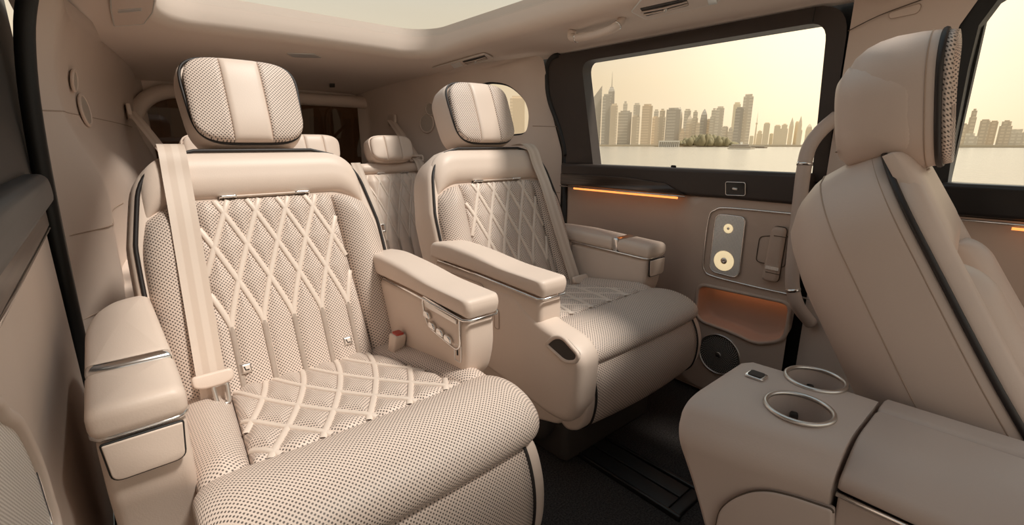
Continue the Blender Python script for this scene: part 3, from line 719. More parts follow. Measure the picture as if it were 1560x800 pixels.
vent([(658, 102), (738, 79), (752, 86), (675, 109)], 'small overhead air vent with reading lamp near the rear', 2, [(704, 90), (738, 81), (743, 87), (711, 96)], [(686, 95), (700, 91), (706, 97), (692, 101)])
v3, poly, c, x, y, n_ = ceil_plate('air_vent', [(166, -30), (240, -30), (231, 14), (218, 33), (173, 37), (168, 10)], 0.006, 'trim', ceiling)
tag(v3, 'overhead control panel with chrome edge and louvre at the left')
tube('vent_edge', [c+x*a+y*b+n_*0.005 for a, b in poly], 0.002, 'silver', v3, closed=True)
ceil_plate('louver', [(178, 9), (215, 6), (215, 11), (178, 14)], 0.010, 'silver', v3, 0.003, 0.002)
for u in (183, 193, 200, 209): ceil_plate('button', [(u-2, 17), (u+2, 17), (u+2, 20), (u-2, 20)], 0.008, 'dark_shell', v3, 0.001, 0.0005)
lm, poly, c, x, y, n_ = ceil_plate('dome_lamp', [(436, 80), (478, 81), (490, 87), (446, 86)], 0.004, 'silver', ceiling, 0.006, 0.001)
ceil_plate('roof_hook', [(502, 127), (510, 127), (510, 131), (502, 131)], 0.008, 'dark_shell', ceiling, 0.003, 0.002)
# folding grab handle
hs = [on_ceil((872, 46), 0.0), on_ceil((872, 46), 0.022), on_ceil((890, 40), 0.032), on_ceil((912, 33), 0.036), on_ceil((935, 27), 0.030), on_ceil((946, 27), 0.012), on_ceil((948, 28), 0.0)]
gr = tube('grab_handle', smooth_open(hs, 6), 0.013, 'trim', ceiling, seg=12)
for i in (9, 27):
    q = smooth_open(hs, 6); t = q[i+1]-q[i]; t /= np.linalg.norm(t)
    tube('chrome_ring', [q[i]-t*0.002, q[i]+t*0.002], 0.0142, 'chrome', gr, seg=16)

# ------------------------------------------------------------------ second-row captain's seats
def back_curve(pts):
    P = smooth_open(pts, 24); L = np.concatenate([[0], np.cumsum(np.linalg.norm(np.diff(P, axis=0), axis=1))])
    T = np.gradient(P, axis=0); T /= np.linalg.norm(T, axis=1)[:, None]
    def f(h):
        h = np.asarray(h, float); hc = np.clip(h, 0, L[-1]); ex = h-hc
        y = np.interp(hc, L, P[:, 0]); z = np.interp(hc, L, P[:, 1]); ty = np.interp(hc, L, T[:, 0]); tz = np.interp(hc, L, T[:, 1])
        return y+ty*ex, z+tz*ex, ty, tz
    return f, L[-1]

def make_map(cx, m, curve, turn=0.0, pivot=(0, 0)):
    ct, st = math.cos(turn), math.sin(turn)
    def fmap(a, h, d):
        a, h, d = np.broadcast_arrays(np.asarray(a, float), np.asarray(h, float), np.asarray(d, float))
        y, z, ty, tz = curve(h)
        X, Y = cx+m*a-pivot[0], y-tz*d-pivot[1]
        return np.stack([pivot[0]+X*ct-Y*st, pivot[1]+X*st+Y*ct, z+ty*d], -1)
    return fmap

def quilt(spacing, count, h_split, h_top, amp, power):
    """the stitched lines: straight below, each parting in two above h_split"""
    out = []
    for i in range(-count, count+1):
        for s in (-1, 1):
            out.append(lambda h, c=i*spacing, s=s: c + s*amp*np.clip((h-h_split)/(h_top-h_split), 0, 2)**power)
    return out
def quilt_disp(lines, depth, width):
    def f(A, H):
        best = np.full(A.shape, 9.0)
        for ln in lines:
            a = ln(H); sl = (ln(H+0.004)-ln(H-0.004))/0.008
            best = np.minimum(best, np.abs(A-a)/np.sqrt(1+sl*sl))
        return depth*(1-np.exp(-(best/width)**2))
    return f
def quilt_bands(fmap, lines, lim, h0, h1, base, width, height, parent, both):
    for k, ln in enumerate(lines):
        hs = np.linspace(h0, h1, 70); a = ln(hs); ok = np.abs(a) < lim(hs)-0.004
        runs = []; cur = []
        for i, o in enumerate(ok):
            if o: cur.append(i)
            elif cur: runs.append(cur); cur = []
        if cur: runs.append(cur)
        for r in runs:
            if len(r) < 5: continue
            band('quilt_band', fmap, [(a[i], hs[i], base(a[i], hs[i])) for i in r], width, height, 'band', parent)

def outline_half(w_fn, h0, h1, rtop, rbot, n=40):
    """closed outline in (a,h): half width w_fn(h), rounded corners"""
    hs = np.linspace(h0, h1, n)
    w = np.array([w_fn(h) for h in hs])
    right = []
    for h, ww in zip(hs, w):
        dt = h1-h; db = h-h0
        if dt < rtop: ww -= rtop*(1-math.sqrt(max(0, 1-(1-dt/rtop)**2)))
        if db < rbot: ww -= rbot*(1-math.sqrt(max(0, 1-(1-db/rbot)**2)))
        right.append((ww, h))
    return right + [(-a, h) for a, h in right[::-1]]

def rounded_headrest(fmap, hc, w, hh, root, front=0.02, depth=0.12, three=True, pipe=True, perf='leather_perf', n_exp=4.2, channels=None):
    hr = empty_part('headrest', root)
    N = 72
    ang = np.linspace(0, 2*math.pi, N, endpoint=False)
    out = np.array([sup(t, n_exp) for t in ang])*np.array([w, hh])
    out[:, 0] *= 1-0.06*(-(out[:, 1])/hh)          # a little narrower at the bottom
    rings = []
    for d, f in ((front-0.004, 0.90), (front+0.001, 0.955), (front-0.004, 0.985), (front-0.016, 1.0), (front-0.04, 1.01), (front-depth*0.55, 1.0), (front-depth*0.8, 0.93), (front-depth*0.95, 0.8), (front-depth, 0.55), (front-depth-0.003, 0.1)):
        rings.append(fmap(out[:, 0]*f, hc+out[:, 1]*f, np.full(N, d)))
    loft('headrest_shell', rings, 'leather', hr, uvs=False)
    tube('piping', fmap(out[:, 0]*0.955, hc+out[:, 1]*0.955, np.full(N, front+0.0015)), 0.0034, 'piping' if pipe else 'leather', hr, closed=True)
    def lim(a):
        x = np.clip(np.abs(a)/(w*0.935), 0, 0.9995)
        return hh*0.935*(1-x**n_exp)**(1/n_exp)
    crown = lambda A, H: 0.024*np.sqrt(np.maximum(0.0, 1-(A/(w*1.03))**2))*np.sqrt(np.maximum(0, 1-((H-hc)/(hh*1.02))**4))
    edges = channels or [-0.935*w, -0.34*w, 0.30*w, 0.935*w]
    for k in range(len(edges)-1):
        sm = (k == 1) if three else True
        P = panel_free('centre_strip' if (sm and three) else 'headrest_panel', fmap, edges[k], edges[k+1], lambda a: hc-lim(a), lambda a: hc+lim(a), 0.006, 0.012, 'leather' if sm else perf, hr, crown, front)
    return hr
def empty_part(name, root):
    o = bpy.data.objects.new(name, None); o.empty_display_size = 0.05
    link(o, root, wloc(root)); return o
def panel_free(name, fmap, a0, a1, h0, h1, puff, r, mat, parent, crown, base):
    """panel on a crowned pad (crown(A,H) gives the height of the pad)"""
    return panel(name, fmap, a0, a1, h0, h1, puff, r, mat, parent, n=(34, 44), disp=None, base=0, sink=0.02, crown=crown, lift=base)
_panel = panel
def panel(name, fmap, *args, crown=None, lift=0.0, **kw):
    if crown is None: return _panel(name, fmap, *args, **kw)
    g = lambda a, h, d: fmap(a, h, d+crown(a, h)+lift)
    return _panel(name, g, *args, **kw)

def rings_along(fmap2, secs, name, mat, parent, **kw): return loft(name, [fmap2(*s) for s in secs], mat, parent, **kw)

def make_seat(cx, m, dz, label, outer_front, fy=0.0, legk=1.0, cz=0.0, cyo=0.0, rk=1.0):
    root = empty('captain_seat', (cx, 0.95, FLOOR)); tag(root, label, 'seat', 'second-row seats')
    curve, L = back_curve([(1.075, 0.30), (1.092, 0.365), (1.142, 0.50), (1.196, 0.64), (1.246, 0.771), (1.287, 0.880)])
    h_off = 0.067                                    # h measured from the seat line
    fmap0 = make_map(cx, m, curve); fm = lambda a, h, d: fmap0(a, np.asarray(h, float)+h_off, d)
    TOP, CH = 0.555, 0.436
    # ---- backrest
    back = empty_part('backrest', root)
    wf = lambda h: 0.262+0.012*math.sin(max(0, min(1, (h+0.06)/0.6))*math.pi) - 0.03*max(0, (h-0.35)/0.2)
    out = np.array(outline_half(wf, -0.06, TOP, 0.10, 0.02, 44)); N = len(out); c = np.array([0, 0.25])
    rings = []
    for d, f in ((0.012, 0.90), (0.016, 0.955), (0.012, 0.985), (0.0, 1.0), (-0.03, 1.012), (-0.085, 1.0), (-0.115, 0.95), (-0.13, 0.85), (-0.135, 0.4), (-0.135, 0.05)):
        q = c+(out-c)*f; rings.append(fm(q[:, 0], q[:, 1], np.full(N, d)))
    loft('backrest_shell', rings, 'leather', back, uvs=False)
    pq = c+(out-c)*np.array([0.955, 0.978]); keep = [i for i in range(N) if out[i, 1] > -0.04]
    order = sorted(range(N), key=lambda i: 0) ; pp = fm(pq[:, 0], pq[:, 1], np.full(N, 0.0165))
    k0 = N//2
    tube('piping', pp, 0.0042, 'piping', back, closed=True)
    wi = lambda h: 0.150+0.016*np.clip((0.436-h)/0.436, 0, 1)
    lines = quilt(0.064, 4, 0.15, CH, 0.112, 1.15)
    qd = quilt_disp(lines, 0.007, 0.013)
    ins = panel('quilted_insert', fm, lambda h: -wi(h), lambda h: wi(h), -0.03, CH-0.002, 0.012, 0.03, 'leather_perf', back, n=(150, 190), disp=qd, base=0.014)
    def edge_round(a, h):
        return 0.026+0.002
    quilt_bands(fm, lines, wi, -0.02, CH-0.006, lambda a, h: 0.014+0.012*float(roundoff(wi(h)-abs(a), 0.03))*float(roundoff(CH-h, 0.03))+0.0012, 0.013, 0.0036, ins, True)
    for s in (-1, 1):
        hi_w = lambda h: 0.244+0.010*np.sin(np.clip((h+0.02)/0.5, 0, 1)*math.pi)-0.028*np.clip((h-0.30)/0.14, 0, 1)**2
        top = lambda a: CH-0.004-0.035*np.clip((np.abs(a)-0.155)/0.085, 0, 1)**2
        bol = panel('side_bolster', fm, (lambda h: wi(h)) if s > 0 else (lambda h: -hi_w(h)), (lambda h: hi_w(h)) if s > 0 else (lambda h: -wi(h)), -0.03, top, 0.050, 0.06, 'leather_perf', back, n=(36, 70), base=0.008, rs=(0.055, 0.06))
    tw = lambda h: 0.236-0.0*h
    ttop = lambda a: TOP-0.010-0.085*(1-np.sqrt(np.maximum(0, 1-np.clip((np.abs(a)-0.150)/0.088, 0, 0.999)**2)))
    tbot = lambda a: CH+0.002-0.040*np.clip((np.abs(a)-0.150)/0.085, 0, 1)**2
    panel('shoulder_panel', fm, -0.236, 0.236, tbot, ttop, 0.030, 0.05, 'leather', back, n=(70, 34), base=0.006, rs=(0.06, 0.045))
    for s in (-1, 1):
        panel('chrome_tip', fm, min(s*0.098, s*0.062), max(s*0.098, s*0.062), CH-0.001, CH+0.006, 0.006, 0.003, 'chrome', back, n=(12, 8), base=0.024)
    panel('trim_bar', fm, -0.098, 0.098, CH+0.0, CH+0.005, 0.005, 0.0025, 'band', back, n=(20, 8), base=0.022)
    for a_ in (-0.118, 0.105):
        an = panel('anchor_badge', fm, a_-0.011, a_+0.011, 0.045, 0.067, 0.005, 0.004, 'satin', back, n=(10, 10), base=0.031, sink=0.03)
        panel('badge_face', fm, a_-0.008, a_+0.008, 0.048, 0.064, 0.003, 0.002, 'band', an, n=(8, 8), base=0.0345)
        tube('badge_mark', [fm(a_-0.004, 0.061, 0.038), fm(a_-0.002, 0.053, 0.038), fm(a_+0.005, 0.053, 0.038)], 0.0013, 'piping', an, seg=6)
    # ---- headrest on two posts
    hr = rounded_headrest(fm, TOP+0.110, 0.127, 0.107, root, 0.018, 0.125)
    for s in (-1, 1): tube('headrest_post', [fm(s*0.055, TOP-0.05, -0.05), fm(s*0.055, TOP+0.08, -0.05)], 0.007, 'satin', hr)
    # ---- cushion
    cush = empty_part('seat_cushion', root)
    def cm(a, l, d):
        a, l, d = np.broadcast_arrays(np.asarray(a, float), np.asarray(l, float), np.asarray(d, float))
        return np.stack([cx+m*a, 1.115-l, 0.362+dz+0.062*np.clip(l/0.40, 0, 1.2)**0.8+d], -1)
    LF = 0.415-fy
    base_poly = round_poly([(1.13, 0.24), (1.13, 0.36), (0.72, 0.405), (0.66, 0.36), (0.66, 0.24)], 0.03, 4)
    puffed('cushion_base', base_poly, lambda p, q, d: (cx+m*(-0.252+d), p, q+dz), 0.504, 'leather', cush, edge=0.03)
    ci = lambda l: 0.150+0.040*np.clip(l/LF, 0, 1)
    clines = []
    for i in range(-4, 5):
        for s in (-1, 1):
            clines.append(lambda l, c0=i*0.078, s=s: c0 + s*0.165*np.clip((l+0.04)/0.45, 0, 1)**1.7)
    cq = quilt_disp(clines, 0.008, 0.014)
    cdome = lambda a, l: 0.014*(1-np.clip(np.abs(a)/0.2, 0, 1)**2)
    insc = panel('quilted_insert', cm, lambda l: -ci(l), lambda l: ci(l), 0.0, LF, 0.012, 0.03, 'leather_perf', cush, n=(150, 150), disp=cq, base=0.004)
    quilt_bands(cm, clines, ci, 0.005, LF-0.006, lambda a, l: 0.004+0.012*float(roundoff(ci(l)-abs(a), 0.03))*float(roundoff(min(l, LF-l), 0.03))+0.0012, 0.013, 0.0036, insc, True)
    for s in (-1, 1):
        ow = lambda l: 0.258+0*l
        panel('side_bolster', cm, (lambda l: ci(l)) if s > 0 else (lambda l: -ow(l)), (lambda l: ow(l)) if s > 0 else (lambda l: -ci(l)), 0.0, LF+0.004, 0.036, 0.05, 'leather_perf', cush, n=(34, 60), base=-0.004, rs=(0.05, 0.06))
    # front roll
    sec = smooth_closed([(0.726, 0.424), (0.702, 0.444), (0.650, 0.451), (0.596, 0.440), (0.562, 0.418), (0.549, 0.394), (0.555, 0.370), (0.582, 0.352), (0.66, 0.345), (0.724, 0.350)], 5)
    sc = sec.mean(0); S_ = []
    for a in np.concatenate([-0.268+0.05*(1-np.cos(np.linspace(0, math.pi/2, 10))), np.linspace(-0.21, 0.21, 12), 0.268-0.05*(1-np.cos(np.linspace(math.pi/2, 0, 10)))]):
        x = max(0, abs(a)-0.218)/0.05; f = math.sqrt(max(0.0, 1-min(1, x)**2)); f = 0.62+0.38*f if x < 1 else 0.62
        bow = 0.012*(1-(a/0.268)**2)
        S_.append([(cx+m*a, sc[0]+(p[0]-sc[0])*f-bow+fy, 0.451+dz-(0.014 if rk < 1 else 0)+(sc[1]+(p[1]-sc[1])*f-0.451)*rk) for p in sec])
    roll = loft('front_roll', S_, 'leather_perf', cush)
    # seam under the side of the roll
    # ---- leg rest below the cushion
    leg = empty_part('leg_rest', root)
    ls = smooth_closed([(0.590, 0.366), (0.560, 0.352), (0.538, 0.295), (0.534, 0.23), (0.546, 0.165), (0.576, 0.128), (0.61, 0.130), (0.64, 0.20), (0.655, 0.30), (0.640, 0.360)], 5)
    lz = lambda z: 0.451+dz+(0.365-0.451)*rk+(z-0.365)*legk
    lc = ls.mean(0); S_ = []
    for a in np.linspace(-0.222, 0.222, 15):
        bow = 0.014*(1-(a/0.222)**2)
        S_.append([(cx+m*a, p[0]-bow*(p[0] < lc[0])+fy, lz(p[1])) for p in ls])
    loft('leg_rest_front', S_, 'leather_perf', leg)
    for s in (-1, 1):
        R_ = []
        for a, f in ((0.222, 0.985), (0.226, 0.992), (0.242, 0.985), (0.250, 0.95), (0.254, 0.86), (0.255, 0.3), (0.255, 0.05)):
            R_.append([(cx+m*s*a, lc[0]+(p[0]-lc[0])*f+fy, lz(lc[1]+(p[1]-lc[1])*f)) for p in ls])
        sd_ = loft('leg_rest_side', R_, 'leather', leg, uvs=False)
        tube('piping', [(cx+m*s*0.2225, p[0]+fy, lz(p[1])) for p in ls], 0.0035, 'piping', leg, closed=True)
    # ---- underframe
    basep = empty_part('seat_base', root)
    puffed('base_shell', round_poly([(1.16, 0.12), (1.16, 0.33), (0.80, 0.33), (0.76, 0.28), (0.76, 0.16), (0.80, 0.12)], 0.03, 4), lambda p, q, d: (cx+m*(-0.235+d), p, q), 0.46, 'dark_shell', basep, edge=0.02)
    puffed('pedestal', round_poly([(1.12, FLOOR), (1.12, 0.2), (0.72, 0.2), (0.72, FLOOR)], 0.02, 3), lambda p, q, d: (cx+m*(-0.19+d), p, q), 0.38, 'dark_shell', basep, edge=0.02)
    # ---- aisle-side armrest
    arm = empty_part('aisle_armrest', root)
    A0, A1 = 0.205, 0.292
    pl = lambda p, q, d: (cx+m*(A0+d), p+0.02, q)
    Wd = A1-A0
    body = round_poly([(1.16, 0.36), (1.16, 0.560), (0.93, 0.566), (0.705, 0.556), (0.703, 0.49), (0.722, 0.43), (0.755, 0.395), (0.75, 0.33), (1.10, 0.30)], [0.03, 0.01, 0.02, 0.012, 0.03, 0.04, 0.03, 0.02, 0.03], 6)
    puffed('armrest_body', body, lambda p, q, d: pl(p, q, 0.006+d), Wd-0.012, 'leather', arm, edge=0.014)
    padp = round_poly([(1.17, 0.573), (1.17, 0.618), (1.08, 0.628), (0.95, 0.620), (0.84, 0.607), (0.697, 0.603), (0.691, 0.585), (0.697, 0.563), (0.93, 0.572)], [0.005, 0.03, 0.04, 0.03, 0.03, 0.014, 0.01, 0.006, 0.02], 5)
    puffed('armrest_pad', padp, lambda p, q, d: pl(p, q, d), Wd, 'leather', arm, edge=0.014)
    tube('chrome_line', [pl(1.05, 0.5715, -0.0005), pl(0.93, 0.570, -0.0005), pl(0.705, 0.5615, -0.0005), pl(0.6945, 0.561, 0.012), pl(0.6945, 0.561, Wd-0.012), pl(0.705, 0.5615, Wd+0.0005), pl(0.93, 0.570, Wd+0.0005), pl(1.12, 0.573, Wd+0.0005)], 0.0028, 'chrome', arm)
    # controls on the inner face: chrome-framed seat switch panel, charging socket, buckle
    ctl = round_poly([(0.865, 0.572), (0.865, 0.545), (0.845, 0.505), (0.735, 0.487), (0.722, 0.50), (0.722, 0.560)], [0.01, 0.02, 0.02, 0.012, 0.01, 0.006], 5)
    cp = puffed('switch_panel', ctl, lambda p, q, d: pl(p, q, 0.008-d), 0.004, 'leather', arm, edge=0.001)
    tube('chrome_edge', [pl(p, q, 0.003) for p, q in ctl], 0.0022, 'chrome', cp, closed=True)
    for p, q in ((0.842, 0.535), (0.822, 0.515), (0.790, 0.510), (0.760, 0.505)):
        puffed('seat_switch', round_poly([(p+0.014, q-0.006), (p+0.012, q+0.008), (p-0.008, q+0.006), (p-0.014, q-0.008)], 0.005, 4), lambda a, b, d: pl(a, b, 0.004-d), 0.009, 'chrome', cp, edge=0.003)
    bar = round_poly([(0.855, 0.565), (0.850, 0.552), (0.730, 0.545), (0.730, 0.556)], 0.003, 3)
    puffed('switch_bar', bar, lambda a, b, d: pl(a, b, 0.004-d), 0.005, 'satin', cp, edge=0.002)
    for sgn, dd in ((1, 0.0),):
        so = round_poly([(0.722, 0.500), (0.746, 0.498), (0.746, 0.462), (0.724, 0.462)], 0.005, 4)
        for dd_, sg in ((0.008, -1), (Wd-0.0085, 1)):
            so2 = puffed('usb_socket', so, lambda p, q, d: pl(p, q, dd_+sg*d), 0.003, 'leather', arm, edge=0.001)
            tube('chrome_edge', [pl(p, q, dd_+sg*0.003) for p, q in so], 0.0014, 'satin', so2, closed=True)
            tube('usb_slot', [pl(0.735, 0.492, dd_+sg*0.003), pl(0.735, 0.476, dd_+sg*0.003)], 0.0022, 'black', so2, seg=6)
    # outer face: panel seam and a small latch, lower cheek with a slot
    seam = round_poly([(1.09, 0.40), (1.09, 0.548), (0.905, 0.548), (0.885, 0.40)], [0, 0.0, 0.02, 0.0], 5)
    tube('panel_seam', [pl(p, q, 0.0853) for p, q in seam[1:]], 0.0013, 'stitch', arm)
    la = round_poly([(0.845, 0.495), (0.862, 0.495), (0.862, 0.445), (0.845, 0.445)], 0.006, 4)
    lt = puffed('latch', la, lambda p, q, d: pl(p, q, 0.0835+d), 0.003, 'leather', arm, edge=0.001)
    tube('latch_edge', [pl(p, q, 0.0862) for p, q in la], 0.0012, 'stitch', lt, closed=True)
    cheek = round_poly([(1.17, 0.415), (0.78, 0.425), (0.745, 0.40), (0.69, 0.372), (0.60, 0.355), (0.565, 0.325), (0.572, 0.20), (0.60, 0.155), (0.66, 0.150), (0.80, 0.175), (1.17, 0.21)], [0.02, 0.03, 0.03, 0.05, 0.05, 0.04, 0.04, 0.03, 0.05, 0.1, 0.03], 6)
    puffed('side_cheek', cheek, lambda p, q, d: (cx+m*(0.215+d), p+cyo, q+cz), 0.075, 'leather', arm, edge=0.022)
    slot = round_poly([(q_[1]-0.03, q_[2]-0.142) for q_ in (onX(u, v, -0.070) for u, v in ((832, 524), (845, 513), (858, 514), (882, 541), (878, 551), (863, 552)))], [0.012, 0.014, 0.012, 0.012, 0.015, 0.015], 5)
    sl = puffed('slot_recess', slot, lambda p, q, d: (cx+m*(0.281+d), p+cyo, q+cz+0.012), 0.0105, 'dark_shell', arm, edge=0.002)
    tube('slot_lip', [(cx+m*0.290, p+cyo, q+cz+0.012) for p, q in slot], 0.005, 'leather', sl, closed=True)
    puffed('foot_skirt', round_poly([(1.14, 0.09), (1.14, 0.21), (0.72, 0.19), (0.66, 0.15), (0.68, 0.12), (0.78, 0.09)], 0.02, 4), lambda p, q, d: (cx+m*(0.20+d), p, q+cz), 0.06, 'leather', arm, edge=0.012)
    # ---- door-side armrest
    oarm = empty_part('door_armrest', root)
    B0, B1 = -0.250, -0.352
    po = lambda p, q, d: (cx+m*(B0-d), p, q)
    Wo = 0.102; yf = outer_front
    ob = round_poly([(1.13, 0.34), (1.13, 0.555), (yf+0.01, 0.548), (yf+0.012, 0.47), (yf+0.035, 0.41), (yf+0.06, 0.33), (yf+0.07, 0.20), (1.1, 0.20)], [0.02, 0.01, 0.01, 0.03, 0.03, 0.02, 0.02, 0.02], 5)
    puffed('armrest_body', ob, lambda p, q, d: po(p, q, 0.004+d), Wo-0.008, 'leather', oarm, edge=0.014)
    # lid seen from above: rear pad rounded in plan, front pad square, chrome band between
    yb = yf+0.125
    pt = lambda p, q, d: (cx+m*(B0-p), q, 0.548+d+0.012*smooth((q-yf)/0.3))
    rearlid = round_poly([(0.0, yb+0.018), (Wo, yb+0.018), (Wo, yb+0.20), (Wo*0.86, yb+0.29), (Wo*0.55, yb+0.345), (0.004, yb+0.36)], [0.004, 0.004, 0.06, 0.05, 0.04, 0.02], 6)
    puffed('armrest_pad', rearlid, pt, 0.044, 'leather', oarm, edge=0.014, crown=0.004)
    frontlid = round_poly([(0.0, yf), (Wo, yf), (Wo, yb-0.004), (0.0, yb-0.004)], [0.014, 0.014, 0.004, 0.004], 5)
    puffed('front_lid', frontlid, pt, 0.046, 'leather', oarm, edge=0.016, crown=0.003)
    bandp = round_poly([(0.002, yb-0.004), (Wo-0.002, yb-0.004), (Wo-0.002, yb+0.018), (0.002, yb+0.018)], 0.002, 2)
    puffed('chrome_band', bandp, pt, 0.048, 'chrome', oarm, edge=0.010)
    tube('chrome_line', smooth_open([po(yf+0.40, 0.560, 0.002), po(yf+0.1, 0.553, 0.002), po(yf+0.03, 0.551, 0.002), po(yf+0.012, 0.551, 0.006), po(yf+0.005, 0.551, 0.02), po(yf+0.005, 0.551, Wo-0.02), po(yf+0.012, 0.551, Wo-0.006), po(yf+0.03, 0.551, Wo-0.002), po(yf+0.1, 0.553, Wo-0.002), po(yf+0.3, 0.565, Wo-0.002)], 4), 0.003, 'chrome', oarm)
    flap = round_poly([(0.010, 0.545), (Wo-0.010, 0.545), (Wo-0.014, 0.492), (0.014, 0.492)], [0.002, 0.002, 0.012, 0.012], 5)
    tilt = lambda q: yf+0.004+0.03*max(0, (0.50-q)/0.10)
    fl = puffed('tray_flap', flap, lambda p, q, d: (cx+m*(B0-p), tilt(q)-d, q), 0.006, 'leather', oarm, edge=0.002)
    tube('flap_gap', [(cx+m*(B0-p), tilt(q)-0.002, q) for p, q in flap], 0.0022, 'black', fl, closed=True)
    low = round_poly([(1.1, 0.10), (1.1, 0.36), (yf+0.05, 0.40), (yf+0.06, 0.33), (yf+0.085, 0.22), (yf+0.12, 0.10)], 0.03, 4)
    puffed('side_cheek', low, lambda p, q, d: po(p, q, -0.012+d), 0.10, 'leather', oarm, edge=0.012)
    puffed('grab_recess', round_poly([(0.022, 0.29), (0.07, 0.30), (0.075, 0.25), (0.02, 0.23)], 0.012, 4), lambda p, q, d: (cx+m*(B0-p), yf+0.066-d+0.1*(0.30-q)*2, q), 0.012, 'satin', oarm, edge=0.003)
    # ---- lap and shoulder belt on the door side
    bl = empty_part('seat_belt', root)
    hs = np.array([0.575, 0.56, 0.53, 0.48, 0.40, 0.30, 0.20, 0.12, 0.08, 0.05]); aa = np.linspace(-0.150, -0.212, len(hs)); aa = np.interp(hs, [-0.01, 0.575], [-0.190, -0.166])
    dd = np.interp(hs, [-0.01, 0.03, 0.2, 0.40, 0.46, 0.53, 0.56, 0.575], [0.080, 0.078, 0.068, 0.060, 0.050, 0.044, 0.022, -0.03])
    path = smooth_open([fm(a, h, d) for a, h, d in zip(aa, hs, dd)], 5)
    sd0 = fm(aa[-1]+1, 0.2, 0)-fm(aa[-1], 0.2, 0)
    ribbon('webbing', path, sd0, 0.049, 0.0012, 'belt', bl)
    e = path[-1]
    tq = empty_part('belt_tongue', root)
    hd = lambda p, q, d: fm(aa[-1]+p, 0.058+q, 0.094+d)
    puffed('tongue_grip', round_poly([(-0.034, 0.012), (0.036, 0.012), (0.036, -0.010), (0.018, -0.016), (-0.018, -0.016), (-0.034, -0.010)], 0.008, 4), hd, 0.014, 'leather', tq, edge=0.005)
    ring = round_poly([(-0.002, -0.014), (0.022, -0.014), (0.020, -0.052), (0.000, -0.052)], 0.005, 4)
    tube('tongue_plate', [hd(p, q, 0.006) for p, q in ring], 0.0042, 'satin', tq, closed=True)
    low_path = smooth_open([fm(aa[-1], 0.05, 0.080), fm(aa[-1]-0.003, -0.03, 0.068), fm(aa[-1]-0.01, -0.10, 0.05)], 6)
    ribbon('lap_webbing', low_path, sd0, 0.046, 0.0012, 'belt', bl)
    # buckle on the aisle side
    bk = empty_part('belt_buckle', root)
    puffed('buckle_body', round_poly([(-0.016, -0.03), (0.016, -0.03), (0.018, 0.03), (-0.018, 0.03)], 0.007, 4), lambda p, q, d: (cx+m*(0.188-d+0.02), 0.995+p-0.3*q, 0.425+dz+q), 0.030, 'leather', bk, edge=0.005)
    puffed('release_button', round_poly([(-0.013, -0.010), (0.013, -0.010), (0.013, 0.010), (-0.013, 0.010)], 0.004, 3), lambda p, q, d: (cx+m*(0.193+q), 0.985+p, 0.452+dz+d), 0.007, 'red', bk, edge=0.002)
    return root
left_seat = make_seat(-0.48, 1, 0.0, 'quilted beige captain seat nearest the camera, beside the near door', 0.70, cyo=0.13)
right_seat = make_seat(0.22, -1, 0.04, 'quilted beige captain seat beside the large side window, with leg rest showing', 0.80, 0.07, 0.76, 0.13, 0.03, 0.75)

